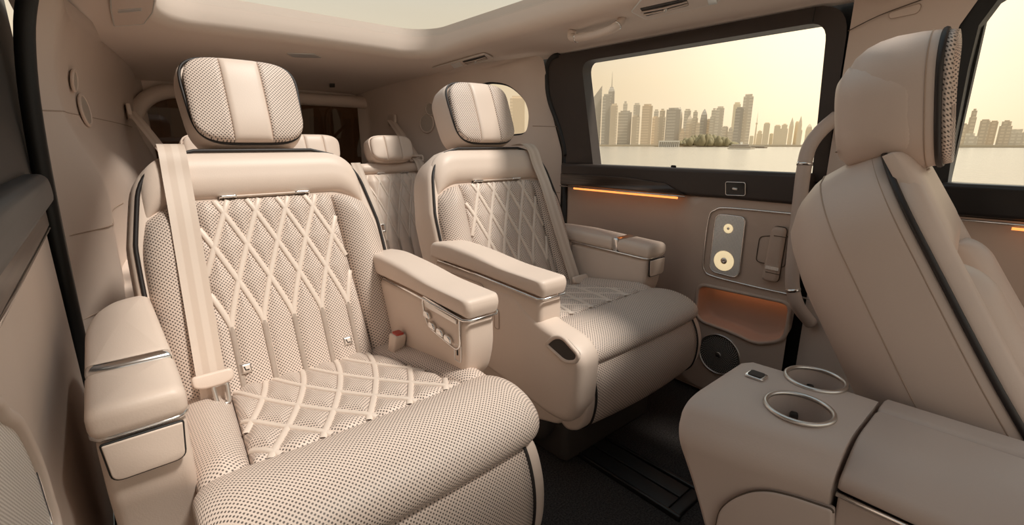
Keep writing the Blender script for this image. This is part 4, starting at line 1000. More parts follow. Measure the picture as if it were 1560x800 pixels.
# ------------------------------------------------------------------ third-row seats
def make_rear_seat(cx, hw, label, belt):
    root = empty('rear_seat', (cx, 2.05, FLOOR)); tag(root, label, 'seat', 'third-row seats')
    curve, L = back_curve([(1.905, 0.30), (1.925, 0.38), (1.985, 0.55), (2.045, 0.70), (2.085, 0.815)])
    f0 = make_map(cx, 1, curve); fm = lambda a, h, d: f0(a, np.asarray(h, float)+0.082, d)
    TOP, CH = 0.462, 0.405
    back = empty_part('backrest', root)
    out = np.array(outline_half(lambda h: hw, -0.06, TOP, 0.06, 0.02, 30)); N = len(out); c = np.array([0, 0.2]); rings = []
    for d, f in ((0.006, 0.93), (0.008, 0.97), (0.0, 1.0), (-0.05, 1.0), (-0.09, 0.9), (-0.09, 0.1)):
        q = c+(out-c)*f; rings.append(fm(q[:, 0], q[:, 1], np.full(N, d)))
    loft('backrest_shell', rings, 'leather', back, uvs=False)
    wi = lambda h: (hw-0.025)+0*h
    lines = quilt(0.056, 5, 0.10, CH, 0.098, 1.15)
    ins = panel('quilted_insert', fm, lambda h: -wi(h), lambda h: wi(h), -0.03, CH, 0.028, 0.05, 'leather', back, n=(110, 130), disp=quilt_disp(lines, 0.007, 0.012), base=0.006)
    quilt_bands(fm, lines, wi, -0.02, CH-0.006, lambda a, h: 0.006+0.028*float(roundoff(wi(h)-abs(a), 0.05))*float(roundoff(CH-h, 0.05))+0.0008, 0.009, 0.003, back, True)
    panel('shoulder_panel', fm, -hw+0.012, hw-0.012, CH+0.004, TOP-0.006, 0.022, 0.025, 'leather', back, n=(40, 24), base=0.006)
    for s in (-1, 1): panel('chrome_tip', fm, s*0.06-0.02, s*0.06+0.02, CH, CH+0.005, 0.005, 0.002, 'chrome', back, n=(10, 6), base=0.018)
    fh = lambda a, h, d: fm(a, h, d+0.02)
    w = min(0.108, hw-0.02)
    rounded_headrest(fh, TOP+0.048, w, 0.062, root, 0.03, 0.09, three=False, pipe=False, n_exp=3.6, channels=[-0.935*w, -0.34*w, 0.34*w, 0.935*w])
    # cushion
    cush = empty_part('seat_cushion', root)
    def cm(a, l, d):
        a, l, d = np.broadcast_arrays(np.asarray(a, float), np.asarray(l, float), np.asarray(d, float))
        return np.stack([cx+a, 1.93-l, 0.36+0.05*l+d], -1)
    puffed('cushion_base', round_poly([(1.95, 0.20), (1.95, 0.36), (1.50, 0.375), (1.46, 0.34), (1.48, 0.20)], 0.03, 4), lambda p, q, d: (cx-hw+d, p, q), 2*hw, 'leather', cush, edge=0.02)
    cl = quilt(0.062, 4, -0.05, 0.40, 0.14, 1.2)
    ci = lambda l: (hw-0.05)+0*l
    panel('quilted_insert', cm, lambda l: -ci(l), lambda l: ci(l), 0.01, 0.40, 0.018, 0.04, 'leather', cush, n=(90, 100), disp=quilt_disp(cl, 0.008, 0.013), base=0.0)
    quilt_bands(cm, cl, ci, 0.02, 0.39, lambda a, l: 0.018*float(roundoff(ci(l)-abs(a), 0.04))*float(roundoff(min(l-0.01, 0.40-l), 0.04))+0.0008, 0.009, 0.003, cush, True)
    for s in (-1, 1): panel('side_bolster', cm, (hw-0.05) if s > 0 else -hw, hw if s > 0 else -(hw-0.05), 0.0, 0.41, 0.024, 0.035, 'leather', cush, n=(20, 40), base=-0.004)
    puffed('seat_base', round_poly([(2.0, FLOOR), (2.0, 0.22), (1.55, 0.22), (1.58, FLOOR)], 0.03, 3), lambda p, q, d: (cx-hw+0.03+d, p, q), 2*hw-0.06, 'dark_shell', root, edge=0.02)
    bl = empty_part('seat_belt', root)
    if belt:
        s = belt; sd0 = np.array([1.0, 0, 0])
        ga = s*(hw-0.03)
        g = fm(ga, TOP+0.012, 0.012)
        wall_pt = np.array((right_q if s > 0 else left_q)(2.45, 1.02)) + np.array([-0.02*s, 0, 0])
        p = smooth_open([wall_pt, wall_pt*0.5+np.array(g)*0.5+(0, 0, 0.004), g], 6)
        ribbon('upper_webbing', p, np.array([0.75, 0.66*-s, 0.0]), 0.045, 0.0012, 'belt', bl)
        hs = np.array([TOP+0.012, TOP-0.02, 0.36, 0.25, 0.15, 0.02, -0.04]); aa = np.interp(hs, [-0.04, TOP], [s*(hw-0.012), ga]); dd = np.array([0.012, 0.036, 0.040, 0.042, 0.042, 0.042, 0.03])
        ribbon('webbing', smooth_open([fm(a, h, d) for a, h, d in zip(aa, hs, dd)], 5), sd0, 0.045, 0.0012, 'belt', bl)
        rg = round_poly([(-0.036, -0.012), (0.036, -0.012), (0.036, 0.012), (-0.036, 0.012)], 0.008, 4)
        tube('belt_guide', [fm(ga+a, TOP+0.012+h, 0.014) for a, h in rg], 0.006, 'trim', bl, closed=True)
        puffed('belt_exit', round_poly([(-0.04, -0.03), (0.04, -0.03), (0.04, 0.03), (-0.04, 0.03)], 0.012, 4), lambda p, q, d: wall_pt+np.array([0.015*s-0.02*s*0-d*s*0.9, p, q]), 0.016, 'trim', bl, edge=0.005)
        puffed('tongue_grip', round_poly([(-0.03, -0.01), (0.03, -0.01), (0.03, 0.012), (-0.03, 0.012)], 0.006, 4), lambda p, q, d: fm(aa[2]+p, 0.30+q, 0.04+d), 0.010, 'leather', bl, edge=0.004)
    else:
        hs = np.array([0.45, 0.40, 0.30, 0.20, 0.16]); aa = np.array([hw-0.0, hw+0.01, hw+0.028, hw+0.046, hw+0.052])
        ribbon('webbing', smooth_open([fm(a, h, 0.046) for a, h in zip(aa, hs)], 5), np.array([1.0, 0, 0]), 0.042, 0.0012, 'belt', bl)
        rg = round_poly([(-0.008, -0.03), (0.012, -0.03), (0.012, 0.0), (-0.008, 0.0)], 0.003, 3)
        tube('belt_tongue', [fm(aa[-1]+a, 0.165+h, 0.05) for a, h in rg], 0.004, 'satin', bl, closed=True)
    return root
make_rear_seat(0.262, 0.168, 'third-row quilted seat behind the window-side captain seat, belt on its outer shoulder', 1)
make_rear_seat(-0.085, 0.165, 'middle third-row quilted seat seen in the gap between the captain seats', 0)
make_rear_seat(-0.432, 0.168, 'third-row seat mostly hidden behind the nearest captain seat', -1)

# ------------------------------------------------------------------ floor rails
for x0, x1, y0, lab in ((0.086, 0.204, 0.43, 'dark metal floor rail ending by the console, under the window-side captain seat'), (-0.315, -0.165, 0.36, 'dark metal floor rail under the nearest captain seat')):
    r = empty('floor_rail', ((x0+x1)/2, y0, FLOOR)); tag(r, lab, 'rail', 'seat rails in the floor')
    mid = (x0+x1)/2
    box('rail_track', (x0+0.010, y0+0.03, FLOOR-0.002), (mid-0.0025, 1.35, FLOOR+0.010), 'rail', r, bevel=0.002)
    box('rail_track', (mid+0.0025, y0+0.03, FLOOR-0.002), (x1-0.012, 1.35, FLOOR+0.010), 'rail', r, bevel=0.002)
    box('rail_end', (x0+0.008, y0, FLOOR-0.002), (x1-0.010, y0+0.028, FLOOR+0.012), 'rail', r, bevel=0.004)
    for xx in (x0+0.003, x1-0.003): box('rail_lip', (xx-0.005, y0-0.005, FLOOR-0.002), (xx+0.005, 1.35, FLOOR+0.014), 'gloss_black', r, bevel=0.003)

# ------------------------------------------------------------------ centre console
def bool_cut(o, cutters):
    dg = None
    for c_ in cutters:
        md = o.modifiers.new('cut', 'BOOLEAN'); md.operation = 'DIFFERENCE'; md.object = c_; md.solver = 'EXACT'
    bpy.context.view_layer.update(); dg = bpy.context.evaluated_depsgraph_get()
    me = bpy.data.meshes.new_from_object(o.evaluated_get(dg)); o.modifiers.clear(); old = o.data; o.data = me; bpy.data.meshes.remove(old)
    for c_ in cutters: bpy.data.objects.remove(c_)
    me.polygons.foreach_set('use_smooth', [True]*len(me.polygons)); me.set_sharp_from_angle(angle=math.radians(35))
CZ = 0.545
con = empty('centre_console', (-0.10, 0.05, FLOOR)); tag(con, 'shade-darkened beige leather centre console with two chrome-rimmed cup holders', 'console')
def con_ring(y, xl, xr, zt, zl=0.14, shoulder=0.05):
    pts = [(xr, zl), (xr, zt-0.012), (xr-0.012, zt), (xl+0.06, zt), (xl+0.030, zt-0.006), (xl, zt-0.046), (xl+0.012, zt-0.12), (xl+0.022, zl)]
    P = round_poly(pts, [0.01, 0.012, 0.012, 0.03, 0.03, 0.018, 0.05, 0.01], 6)
    return [(x, y, z) for x, z in P]
def tail(P, dy):       # the rear end leans forward as it goes down
    return [(x, y-dy*max(0, (CZ-0.03-z))/0.3, z) for x, y, z in P]
R_ = []
for y, xl, xr, zt, dy in ((0.118, -0.166, 0.03, CZ, 0), (0.18, -0.182, 0.03, CZ, 0.0), (0.24, -0.196, 0.029, CZ-0.001, 0.05), (0.290, -0.204, 0.027, CZ-0.002, 0.10), (0.300, -0.205, 0.025, CZ-0.006, 0.11)):
    R_.append(tail(con_ring(y, xl, xr, zt), dy))
last = R_[-1]; lc_ = np.mean(last, 0)
R_.append([tuple(lc_+(np.array(p)-lc_)*(0.975, 1, 0.985)+(0, 0.005, 0)) for p in last]); R_.append([tuple(lc_+(np.array(p)-lc_)*(0.90, 1, 0.95)+(0, 0.007, 0)) for p in last])
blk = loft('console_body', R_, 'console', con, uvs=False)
cups = [onZ(1217, 623, CZ), onZ(1242, 579, CZ)]; CRD = (0.0405, 0.0395)
cut = []
for p, r in zip(cups, CRD):
    cut.append(loft('cutter', [[(p[0]+r*math.cos(a), p[1]+r*math.sin(a), z) for a in np.linspace(0, 2*math.pi, 40, endpoint=False)] for z in (CZ-0.075, CZ+0.05)], 'console', None, uvs=False))
bool_cut(blk, cut)
for p, r in zip(cups, CRD):
    cu_ = loft('cup_holder', [[(p[0]+rr*math.cos(a), p[1]+rr*math.sin(a), z) for a in np.linspace(0, 2*math.pi, 40, endpoint=False)] for z, rr in ((CZ, r), (CZ-0.02, r-0.001), (CZ-0.066, r-0.004), (CZ-0.072, r-0.010), (CZ-0.072, 0.002))], 'console', con, cap=False, uvs=False, recalc=False)
    tube('chrome_ring', [(p[0]+(r+0.0005)*math.cos(a), p[1]+(r+0.0005)*math.sin(a), CZ+0.0015) for a in np.linspace(0, 2*math.pi, 56, endpoint=False)], 0.0034, 'satin', cu_, closed=True, seg=10)
    for t in (0.4, 2.5, 4.6):
        ct, st = math.cos(t), math.sin(t)
        puffed('cup_grip', round_poly([(-0.006, -0.012), (0.006, -0.012), (0.005, 0.010), (-0.005, 0.010)], 0.003, 3), lambda a, b, d, ct=ct, st=st: (p[0]+ct*(r-0.001-d)-st*a, p[1]+st*(r-0.001-d)+ct*a, CZ-0.035+b), 0.009, 'dark_shell', cu_, edge=0.002)
bt = onZ(1152, 573, CZ)
bpoly = rrect(0.0125, 0.014, 0.004, 4)
bo = puffed('console_button', bpoly, lambda a, b, d: (bt[0]+a, bt[1]+b, CZ-0.001+d), 0.004, 'chrome', con, edge=0.0015)
puffed('button_face', rrect(0.009, 0.0105, 0.003, 4), lambda a, b, d: (bt[0]+a, bt[1]+b, CZ+0.001+d), 0.004, 'dark_shell', bo, edge=0.001)
# armrest lids ahead of the seam, chrome line, lower side panels
def lid_ring(y, x0, x1, z0, zt, r0, r1):
    P = round_poly([(x0, z0), (x0, zt-r0*0.8), (x0+r0, zt), (x1-0.003, zt+0.0), (x1, zt-0.004), (x1, z0)], [0.008, r0*0.6, r0*0.9, r1, r1, 0.004], 5)
    return [(x, y, z) for x, z in P]
for nm, x0, x1, r0 in (('armrest_lid', -0.157, -0.016, 0.045), ('armrest_lid', -0.014, 0.032, 0.008)):
    RR = [lid_ring(y, x0+(0.003 if y > 0.111 else 0), x1, CZ-0.052, CZ+0.002+(0.112-y)*0.02-(0.004 if y > 0.111 else 0), r0, 0.006) for y in (0.1135, 0.110, 0.05, -0.10, -0.30, -0.45)]
    loft(nm, RR, 'console', con, uvs=False)
tube('chrome_line', [(-0.158, 0.113, CZ-0.055), (-0.158, -0.10, CZ-0.053), (-0.158, -0.44, CZ-0.050)], 0.003, 'chrome', con)
puffed('side_panel', round_poly([(0.112, CZ-0.06), (-0.45, CZ-0.06), (-0.45, 0.15), (0.112, 0.15)], 0.004, 3), lambda p, q, d: (-0.142-d, p, q), 0.012, 'console', con, edge=0.004)
S2 = smooth_open([(0.115, 0.40), (0.150, 0.420), (0.18, 0.424), (0.205, 0.41), (0.228, 0.365), (0.232, 0.30)], 8)
core = box('console_core', (-0.140, -0.45, FLOOR), (0.03, 0.10, CZ-0.055), 'dark_shell', con, bevel=0.005)
arch = round_poly([tuple(onX(u, v, -0.172)[1:]) for u, v in ((1262, 900), (1266, 781), (1210, 755), (1176, 743), (1150, 742), (1124, 751), (1107, 766), (1100, 800), (1100, 900))], [0, 0.004, 0.01, 0.012, 0.012, 0.012, 0.012, 0.006, 0], 5)
xs_ = lambda p: -0.162-0.235*(p-0.12)
puffed('side_door', arch, lambda p, q, d: (xs_(p)+0.006-d, p, q), 0.014, 'console', con, edge=0.003)
tube('panel_seam', [(xs_(p)-0.0045, p, q) for p, q in arch[1:-1]], 0.0016, 'seam', con)

# ------------------------------------------------------------------ front seat, seen from behind
FX = 0.255
fs = empty('front_seat', (FX, 0.05, FLOOR)); tag(fs, 'shade-darkened beige front seat seen from behind, with tall headrest beside the console', 'seat')
fcurve, fL = back_curve([(-0.175, 0.30), (-0.065, 0.472), (0.022, 0.608), (0.118, 0.768), (0.182, 0.875)])
TURN, PIV = math.radians(6), (0.08, 0.15)      # the seat stands turned a little towards its window
ff0 = make_map(FX, 1, fcurve, TURN, PIV)
fb = empty_part('backrest', fs)
fw = lambda h: 0.215-0.030*max(0, (h-0.35)/0.35)
out = np.array(outline_half(fw, 0.0, fL+0.02, 0.13, 0.03, 60)); N = len(out); c = np.array([0, 0.36]); rings = []
PR = [(0.0, 1.0), (-0.02, 1.006), (-0.060, 1.0), (-0.088, 0.985), (-0.108, 0.95), (-0.140, 0.86), (-0.170, 0.70), (-0.188, 0.45), (-0.192, 0.05)]
for d, f in PR:
    q = c+(out-c)*np.array([f, 0.4+0.6*f]); rings.append(ff0(q[:, 0], q[:, 1], np.full(N, d)))
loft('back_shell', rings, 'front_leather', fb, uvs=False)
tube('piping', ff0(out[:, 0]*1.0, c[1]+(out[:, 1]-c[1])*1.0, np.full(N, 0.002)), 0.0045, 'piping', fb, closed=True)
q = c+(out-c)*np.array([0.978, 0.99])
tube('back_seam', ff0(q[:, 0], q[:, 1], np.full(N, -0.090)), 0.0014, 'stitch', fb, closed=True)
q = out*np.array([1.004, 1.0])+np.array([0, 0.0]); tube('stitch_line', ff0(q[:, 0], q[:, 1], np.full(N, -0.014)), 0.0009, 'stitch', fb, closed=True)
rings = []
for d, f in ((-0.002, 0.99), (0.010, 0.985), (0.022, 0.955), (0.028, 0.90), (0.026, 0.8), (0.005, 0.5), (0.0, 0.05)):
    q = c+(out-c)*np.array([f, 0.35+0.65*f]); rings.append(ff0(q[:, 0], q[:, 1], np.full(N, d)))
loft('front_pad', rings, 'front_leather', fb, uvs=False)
for s in (-1, 1):
    panel('side_bolster', ff0, 0.09 if s > 0 else -0.188, 0.188 if s > 0 else -0.09, 0.08, 0.50, 0.034, 0.05, 'front_leather', fb, n=(30, 50), base=0.012)
panel('shoulder_panel', ff0, -0.165, 0.165, 0.51, fL+0.005, 0.016, 0.05, 'front_leather', fb, n=(40, 30), base=0.016)
# headrest
hcurve, hL = back_curve([(0.108, 0.85), (0.122, 0.94), (0.131, 1.01), (0.134, 1.07)])
hf = make_map(FX, 1, hcurve, TURN, PIV)
hr = empty_part('headrest', fs)
NN = 80; ang = np.linspace(0, 2*math.pi, NN, endpoint=False); hw_, hh_, hc_ = 0.132, 0.098, 0.116
o2 = np.array([sup(t, 3.4) for t in ang])*np.array([hw_, hh_])
o2[:, 0] *= 1-0.07*(-o2[:, 1]/hh_)
rings = []
for d, f in ((-0.065, 0.1), (-0.060, 0.5), (-0.048, 0.78), (-0.022, 0.90), (0.0, 0.95), (0.004, 0.975), (-0.006, 0.992)):
    rings.append(hf(o2[:, 0]*f, hc_+o2[:, 1]*f, np.full(NN, d)))
loft('front_face', rings, 'leather_perf', hr)
rings = []
for d, f in ((-0.008, 0.985), (-0.014, 1.0), (-0.036, 1.012), (-0.065, 1.0), (-0.085, 0.955), (-0.10, 0.89), (-0.115, 0.78), (-0.128, 0.60), (-0.132, 0.3), (-0.132, 0.04)):
    rings.append(hf(o2[:, 0]*f, hc_+o2[:, 1]*f, np.full(NN, d)))
loft('headrest_shell', rings, 'front_leather', hr, uvs=False)
tube('piping', hf(o2[:, 0]*0.995, hc_+o2[:, 1]*0.995, np.full(NN, -0.010)), 0.0042, 'piping', hr, closed=True)
rings = []
for d, f in ((-0.030, 0.99), (-0.046, 1.004), (-0.062, 1.012), (-0.095, 0.99), (-0.122, 0.92), (-0.135, 0.76), (-0.141, 0.5), (-0.143, 0.2), (-0.143, 0.04)):
    rings.append(hf(o2[:, 0]*f, hc_-0.012+o2[:, 1]*f*0.84, np.full(NN, d)))
loft('back_panel', rings, 'front_leather', hr, uvs=False)
tube('stitch_line', hf(o2[:, 0]*1.009, hc_+o2[:, 1]*1.009, np.full(NN, -0.024)), 0.0009, 'stitch', hr, closed=True)
tube('lower_seam', [hf(a, hc_-hh_*0.60, -0.134-0.008*(1-(a/0.1)**2)) for a in np.linspace(-0.098, 0.098, 14)], 0.0012, 'stitch', hr)
for s in (-1, 1): tube('headrest_post', [hf(s*0.05, -0.02, -0.045), hf(s*0.05, 0.05, -0.045)], 0.0075, 'chrome', hr)
puffed('post_collar', [(0.085*sup(t, 3)[0], 0.022*sup(t, 3)[1]) for t in np.linspace(0, 2*math.pi, 32, endpoint=False)], lambda a, b, d: hf(a, 0.004+d, -0.045+b), 0.010, 'front_leather', hr, edge=0.004)
# cushion and base
fc = empty_part('seat_cushion', fs)
puffed('cushion_pad', round_poly([(-0.62, 0.30), (-0.62, 0.43), (-0.10, 0.40), (-0.02, 0.36), (-0.02, 0.28)], 0.04, 5), lambda p, q, d: (FX-0.19+d, p-0.05, q), 0.40, 'front_leather', fc, edge=0.05)
puffed('seat_base', round_poly([(-0.55, FLOOR), (-0.58, 0.29), (-0.03, 0.32), (-0.02, FLOOR)], 0.03, 4), lambda p, q, d: (FX-0.19+d, p-0.05, q), 0.40, 'dark_shell', fs, edge=0.02)

# ------------------------------------------------------------------ outside: quay, water, skyline across the bay
quay = S(box('ground', (-9, -9, -0.42), (6, 9, -0.38), simple('quay_asphalt', (0.30, 0.27, 0.24), 0.9), bevel=0))
def water_mat():
    m, n, l, b = new_mat('bay_water')
    tc = n.new('ShaderNodeTexCoord'); mp = n.new('ShaderNodeMapping'); mp.inputs['Scale'].default_value = (0.05, 0.25, 1); mp.inputs['Rotation'].default_value = (0, 0, 0.7)
    l.new(tc.outputs['Object'], mp.inputs[0])
    nz = n.new('ShaderNodeTexNoise'); nz.inputs['Scale'].default_value = 3; nz.inputs['Detail'].default_value = 6; nz.inputs['Roughness'].default_value = 0.65
    l.new(mp.outputs[0], nz.inputs['Vector'])
    bp = n.new('ShaderNodeBump'); bp.inputs['Strength'].default_value = 0.35; bp.inputs['Distance'].default_value = 0.5
    l.new(nz.outputs['Fac'], bp.inputs['Height']); l.new(bp.outputs[0], b.inputs['Normal'])
    b.inputs['Base Color'].default_value = (0.40, 0.34, 0.26, 1); b.inputs['Roughness'].default_value = 0.22; b.inputs['Specular IOR Level'].default_value = 0.6
    return m
WZ = -3.0
V = [(-400, -3000, WZ), (3000, -3000, WZ), (3000, 3000, WZ), (-400, 3000, WZ)]
water = mesh('bay_water', V, [(0, 1, 2, 3)], water_mat(), None, smooth=False)
tag(water, 'calm pale water of the bay between the car and the skyline', 'water', kind='stuff')
def facade_mat(name, wall, glass, sx, sz, ratio=0.6):
    m, n, l, b = new_mat(name)
    g = n.new('ShaderNodeTexCoord'); mp = n.new('ShaderNodeMapping'); l.new(g.outputs['Object'], mp.inputs[0])
    sep = n.new('ShaderNodeSeparateXYZ'); l.new(mp.outputs[0], sep.inputs[0])
    ad = n.new('ShaderNodeMath'); ad.operation = 'ADD'; l.new(sep.outputs['X'], ad.inputs[0]); l.new(sep.outputs['Y'], ad.inputs[1])
    outs = []
    for src, sc, th in ((ad.outputs[0], sx, 0.35), (sep.outputs['Z'], sz, ratio)):
        mu = n.new('ShaderNodeMath'); mu.operation = 'MULTIPLY'; mu.inputs[1].default_value = 1/sc; l.new(src, mu.inputs[0])
        fr = n.new('ShaderNodeMath'); fr.operation = 'FRACT'; l.new(mu.outputs[0], fr.inputs[0])
        lt = n.new('ShaderNodeMath'); lt.operation = 'GREATER_THAN'; lt.inputs[1].default_value = 1-th; l.new(fr.outputs[0], lt.inputs[0]); outs.append(lt)
    mu = n.new('ShaderNodeMath'); mu.operation = 'MAXIMUM'; l.new(outs[0].outputs[0], mu.inputs[0]); l.new(outs[1].outputs[0], mu.inputs[1])
    mx = n.new('ShaderNodeMix'); mx.data_type = 'RGBA'; mx.inputs[6].default_value = (*wall, 1); mx.inputs[7].default_value = (*glass, 1)
    l.new(mu.outputs[0], mx.inputs[0]); l.new(mx.outputs[2], b.inputs['Base Color']); b.inputs['Roughness'].default_value = 0.5
    return m
FAC = [facade_mat('hazed_sand_concrete_facade', (0.80, 0.68, 0.52), (0.68, 0.57, 0.43), 4.5, 3.6, 0.4),  # haze across the bay is mixed into these wall and window colours
       facade_mat('hazed_pale_concrete_facade', (0.86, 0.77, 0.63), (0.74, 0.65, 0.52), 5, 3.8, 0.45),
       facade_mat('hazed_grey_glass_facade', (0.62, 0.56, 0.47), (0.52, 0.46, 0.38), 5.5, 4, 0.5),
       facade_mat('hazed_ochre_facade', (0.80, 0.65, 0.48), (0.70, 0.56, 0.40), 4.2, 3.5, 0.4)]
FARM = [simple('far_haze_coloured_tower', (0.93, 0.80, 0.60), 0.9), simple('farther_haze_coloured_tower', (0.96, 0.84, 0.63), 0.9)]  # distant haze is painted into these plain pale colours
def dirn(u): d = ray(u, 222); h = np.array([d[0], d[1], 0]); return h/np.linalg.norm(h), np.linalg.norm(h), d
ORD = ['first', 'second', 'third', 'fourth', 'fifth', 'sixth', 'seventh', 'eighth', 'ninth', 'tenth', 'eleventh', 'twelfth', 'thirteenth', 'fourteenth', 'fifteenth', 'sixteenth', 'seventeenth', 'eighteenth', 'nineteenth', 'twentieth', 'twenty-first', 'twenty-second', 'twenty-third', 'twenty-fourth', 'twenty-fifth', 'twenty-sixth', 'twenty-seventh', 'twenty-eighth', 'twenty-ninth', 'thirtieth', 'thirty-first', 'thirty-second', 'thirty-third', 'thirty-fourth', 'thirty-fifth', 'thirty-sixth', 'thirty-seventh', 'thirty-eighth', 'thirty-ninth', 'fortieth', 'forty-first', 'forty-second', 'forty-third', 'forty-fourth']
def building(u0, u1, vt, dist, kind, mat, label, group):
    """a tower standing on the far shore; its height follows from how far off the shore is"""
    u = (u0+u1)/2; h, hn, d = dirn(u); c = CAM[:2]+h[:2]*dist
    dt = ray(u, vt); top = CAM[2]+dt[2]/np.linalg.norm(dt[:2])*dist
    a0, a1 = dirn(u0)[0], dirn(u1)[0]
    w = dist*abs(math.atan2(a1[1], a1[0])-math.atan2(a0[1], a0[0])); side = np.array([h[1], -h[0]]); fwd = h[:2]
    dp = w*0.8; H = top-WZ
    root = empty('tower', (c[0]+fwd[0]*dp/2, c[1]+fwd[1]*dp/2, WZ)); tag(root, label, 'building', group)
    base = c+fwd*dp/2
    def ringz(z, sx, sy): return [(*(base+side*x*w/2*sx+fwd*y*dp/2*sy), WZ+z) for x, y in ((-1, -1), (1, -1), (1, 1), (-1, 1))]
    def blockk(name, levels, m_=None): return loft(name, [ringz(*q) for q in levels], m_ or mat, root, uvs=False, smooth=False)
    if kind == 'plain':
        blockk('tower_block', [(0, 1, 1), (H*0.955, 1, 1)]); blockk('roof_plant', [(H*0.955, 0.72, 0.7), (H, 0.72, 0.7)])
    elif kind == 'step':
        blockk('tower_block', [(0, 1, 1), (H*0.78, 1, 1)]); blockk('upper_block', [(H*0.78, 0.75, 0.8), (H*0.95, 0.75, 0.8)]); blockk('roof_plant', [(H*0.95, 0.4, 0.5), (H, 0.4, 0.5)])
    elif kind == 'slant':
        lo = ringz(H*0.80, 1, 1); hi = ringz(H, 1, 1)
        loft('tower_block', [ringz(0, 1, 1), [lo[0], hi[1], hi[2], lo[3]]], mat, root, uvs=False, smooth=False)
    elif kind == 'spire':
        blockk('tower_block', [(0, 1, 1), (H*0.55, 1, 1), (H*0.55, 0.8, 0.8), (H*0.74, 0.75, 0.75), (H*0.80, 0.35, 0.35)]); blockk('spire', [(H*0.80, 0.10, 0.10), (H, 0.02, 0.02)])
    elif kind == 'peak':
        blockk('tower_block', [(0, 1, 1), (H*0.70, 1, 1)]); blockk('pointed_crown', [(H*0.70, 0.95, 0.95), (H*0.84, 0.62, 0.62), (H*0.94, 0.25, 0.25), (H, 0.03, 0.03)])
    elif kind == 'dome':
        blockk('tower_block', [(0, 1, 1), (H*0.72, 1, 1)]); blockk('domed_crown', [(H*0.72, 0.95, 0.95), (H*0.85, 0.8, 0.8), (H*0.94, 0.45, 0.45), (H, 0.1, 0.1)])
    elif kind == 'needle':
        blockk('mast', [(0, 1, 1), (H*0.4, 0.7, 0.7), (H*0.62, 0.5, 0.5), (H*0.64, 0.9, 0.9), (H*0.68, 0.9, 0.9), (H*0.7, 0.35, 0.35), (H, 0.04, 0.04)])
    elif kind == 'low':
        blockk('block', [(0, 1, 1), (H*0.8, 1, 1)]); blockk('roof_block', [(H*0.8, 0.6, 0.7), (H, 0.6, 0.7)])
    return root
k1 = 1/2.758
sky1 = [(222, 258, 360, 'slant', 2, 0), (262, 292, 395, 'plain', 2, 0), (280, 314, 300, 'spire', 2, 1), (296, 326, 435, 'plain', 0, 0), (330, 385, 465, 'plain', 2, 0), (345, 368, 425, 'step', 1, 1), (388, 420, 485, 'plain', 0, 0), (391, 418, 433, 'plain', 1, 1),
        (427, 470, 437, 'plain', 3, 0), (472, 498, 488, 'plain', 0, 0), (477, 496, 460, 'plain', 1, 1), (497, 526, 457, 'step', 0, 1), (528, 586, 453, 'plain', 2, 0), (570, 596, 450, 'dome', 1, 1), (590, 612, 540, 'low', 3, 0), (602, 629, 458, 'plain', 1, 1), (614, 640, 483, 'dome', 0, 0), (636, 661, 463, 'step', 1, 1), (655, 672, 515, 'plain', 0, 0),
        (670, 700, 458, 'dome', 2, 1), (699, 713, 500, 'plain', 0, 1), (711, 739, 455, 'step', 1, 1), (733, 766, 447, 'plain', 1, 0), (765, 790, 530, 'plain', 1, 1), (790, 813, 535, 'step', 1, 1), (802, 832, 430, 'plain', 5, 2), (813, 846, 450, 'plain', 2, 0), (840, 881, 396, 'plain', 1, 0),
        (884, 900, 570, 'plain', 5, 2), (902, 911, 470, 'needle', 4, 2), (912, 936, 548, 'step', 4, 2), (937, 963, 515, 'plain', 4, 1), (966, 981, 560, 'plain', 5, 2), (982, 1008, 525, 'plain', 4, 2), (1008, 1040, 520, 'step', 4, 2), (1043, 1062, 493, 'peak', 4, 2), (1067, 1082, 510, 'plain', 4, 2), (1079, 1096, 487, 'peak', 4, 2), (1086, 1101, 545, 'plain', 4, 1), (1114, 1141, 520, 'dome', 4, 2), (1146, 1165, 533, 'plain', 5, 2), (1170, 1196, 560, 'step', 5, 2)]
sky1.sort(key=lambda b: (b[0]+b[1]))
SHORE = 700
KW = {'plain': 'flat-topped', 'step': 'stepped', 'slant': 'slant-roofed', 'spire': 'spired', 'peak': 'pointed', 'dome': 'round-topped', 'needle': 'needle-thin', 'low': 'low'}
MW = ['sand-coloured', 'pale', 'grey glass', 'ochre', 'haze-coloured pale', 'haze-coloured faint']
for i, (x0, x1, t, kind, mt, dk) in enumerate(sky1):
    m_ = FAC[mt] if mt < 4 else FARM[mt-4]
    building(820+x0*k1, 820+x1*k1, t*k1, SHORE*(1+0.10*dk)+random.uniform(0, 20), kind, m_, '%s %s tower, %s from the left in the side window skyline' % (MW[mt], KW[kind], ORD[i]), 'skyline seen through the side window')
k3 = 1/2.5
sky2 = [(735, 768, 470, 'plain', 0, 0), (745, 818, 508, 'low', 1, 0), (768, 796, 415, 'step', 0, 1), (812, 850, 455, 'plain', 0, 0), (850, 882, 460, 'plain', 3, 1), (888, 938, 458, 'step', 0, 0), (905, 1000, 492, 'low', 1, 0), (985, 1040, 470, 'plain', 0, 1)]
for i, (x0, x1, t, kind, mt, dk) in enumerate(sky2):
    building(1160+x0*k3, 1160+x1*k3, t*k3, SHORE*(0.9+0.05*i), kind, FAC[mt], '%s %s building, %s from the left in the front window' % (MW[mt], KW[kind], ORD[i]), 'buildings seen through the front window')
sky3 = [(196, 214, 162, 'plain'), (222, 250, 157, 'plain'), (252, 268, 148, 'step'), (475, 489, 178, 'plain'), (490, 506, 176, 'step'), (507, 524, 167, 'plain'), (525, 538, 181, 'plain'), (540, 560, 178, 'step')]
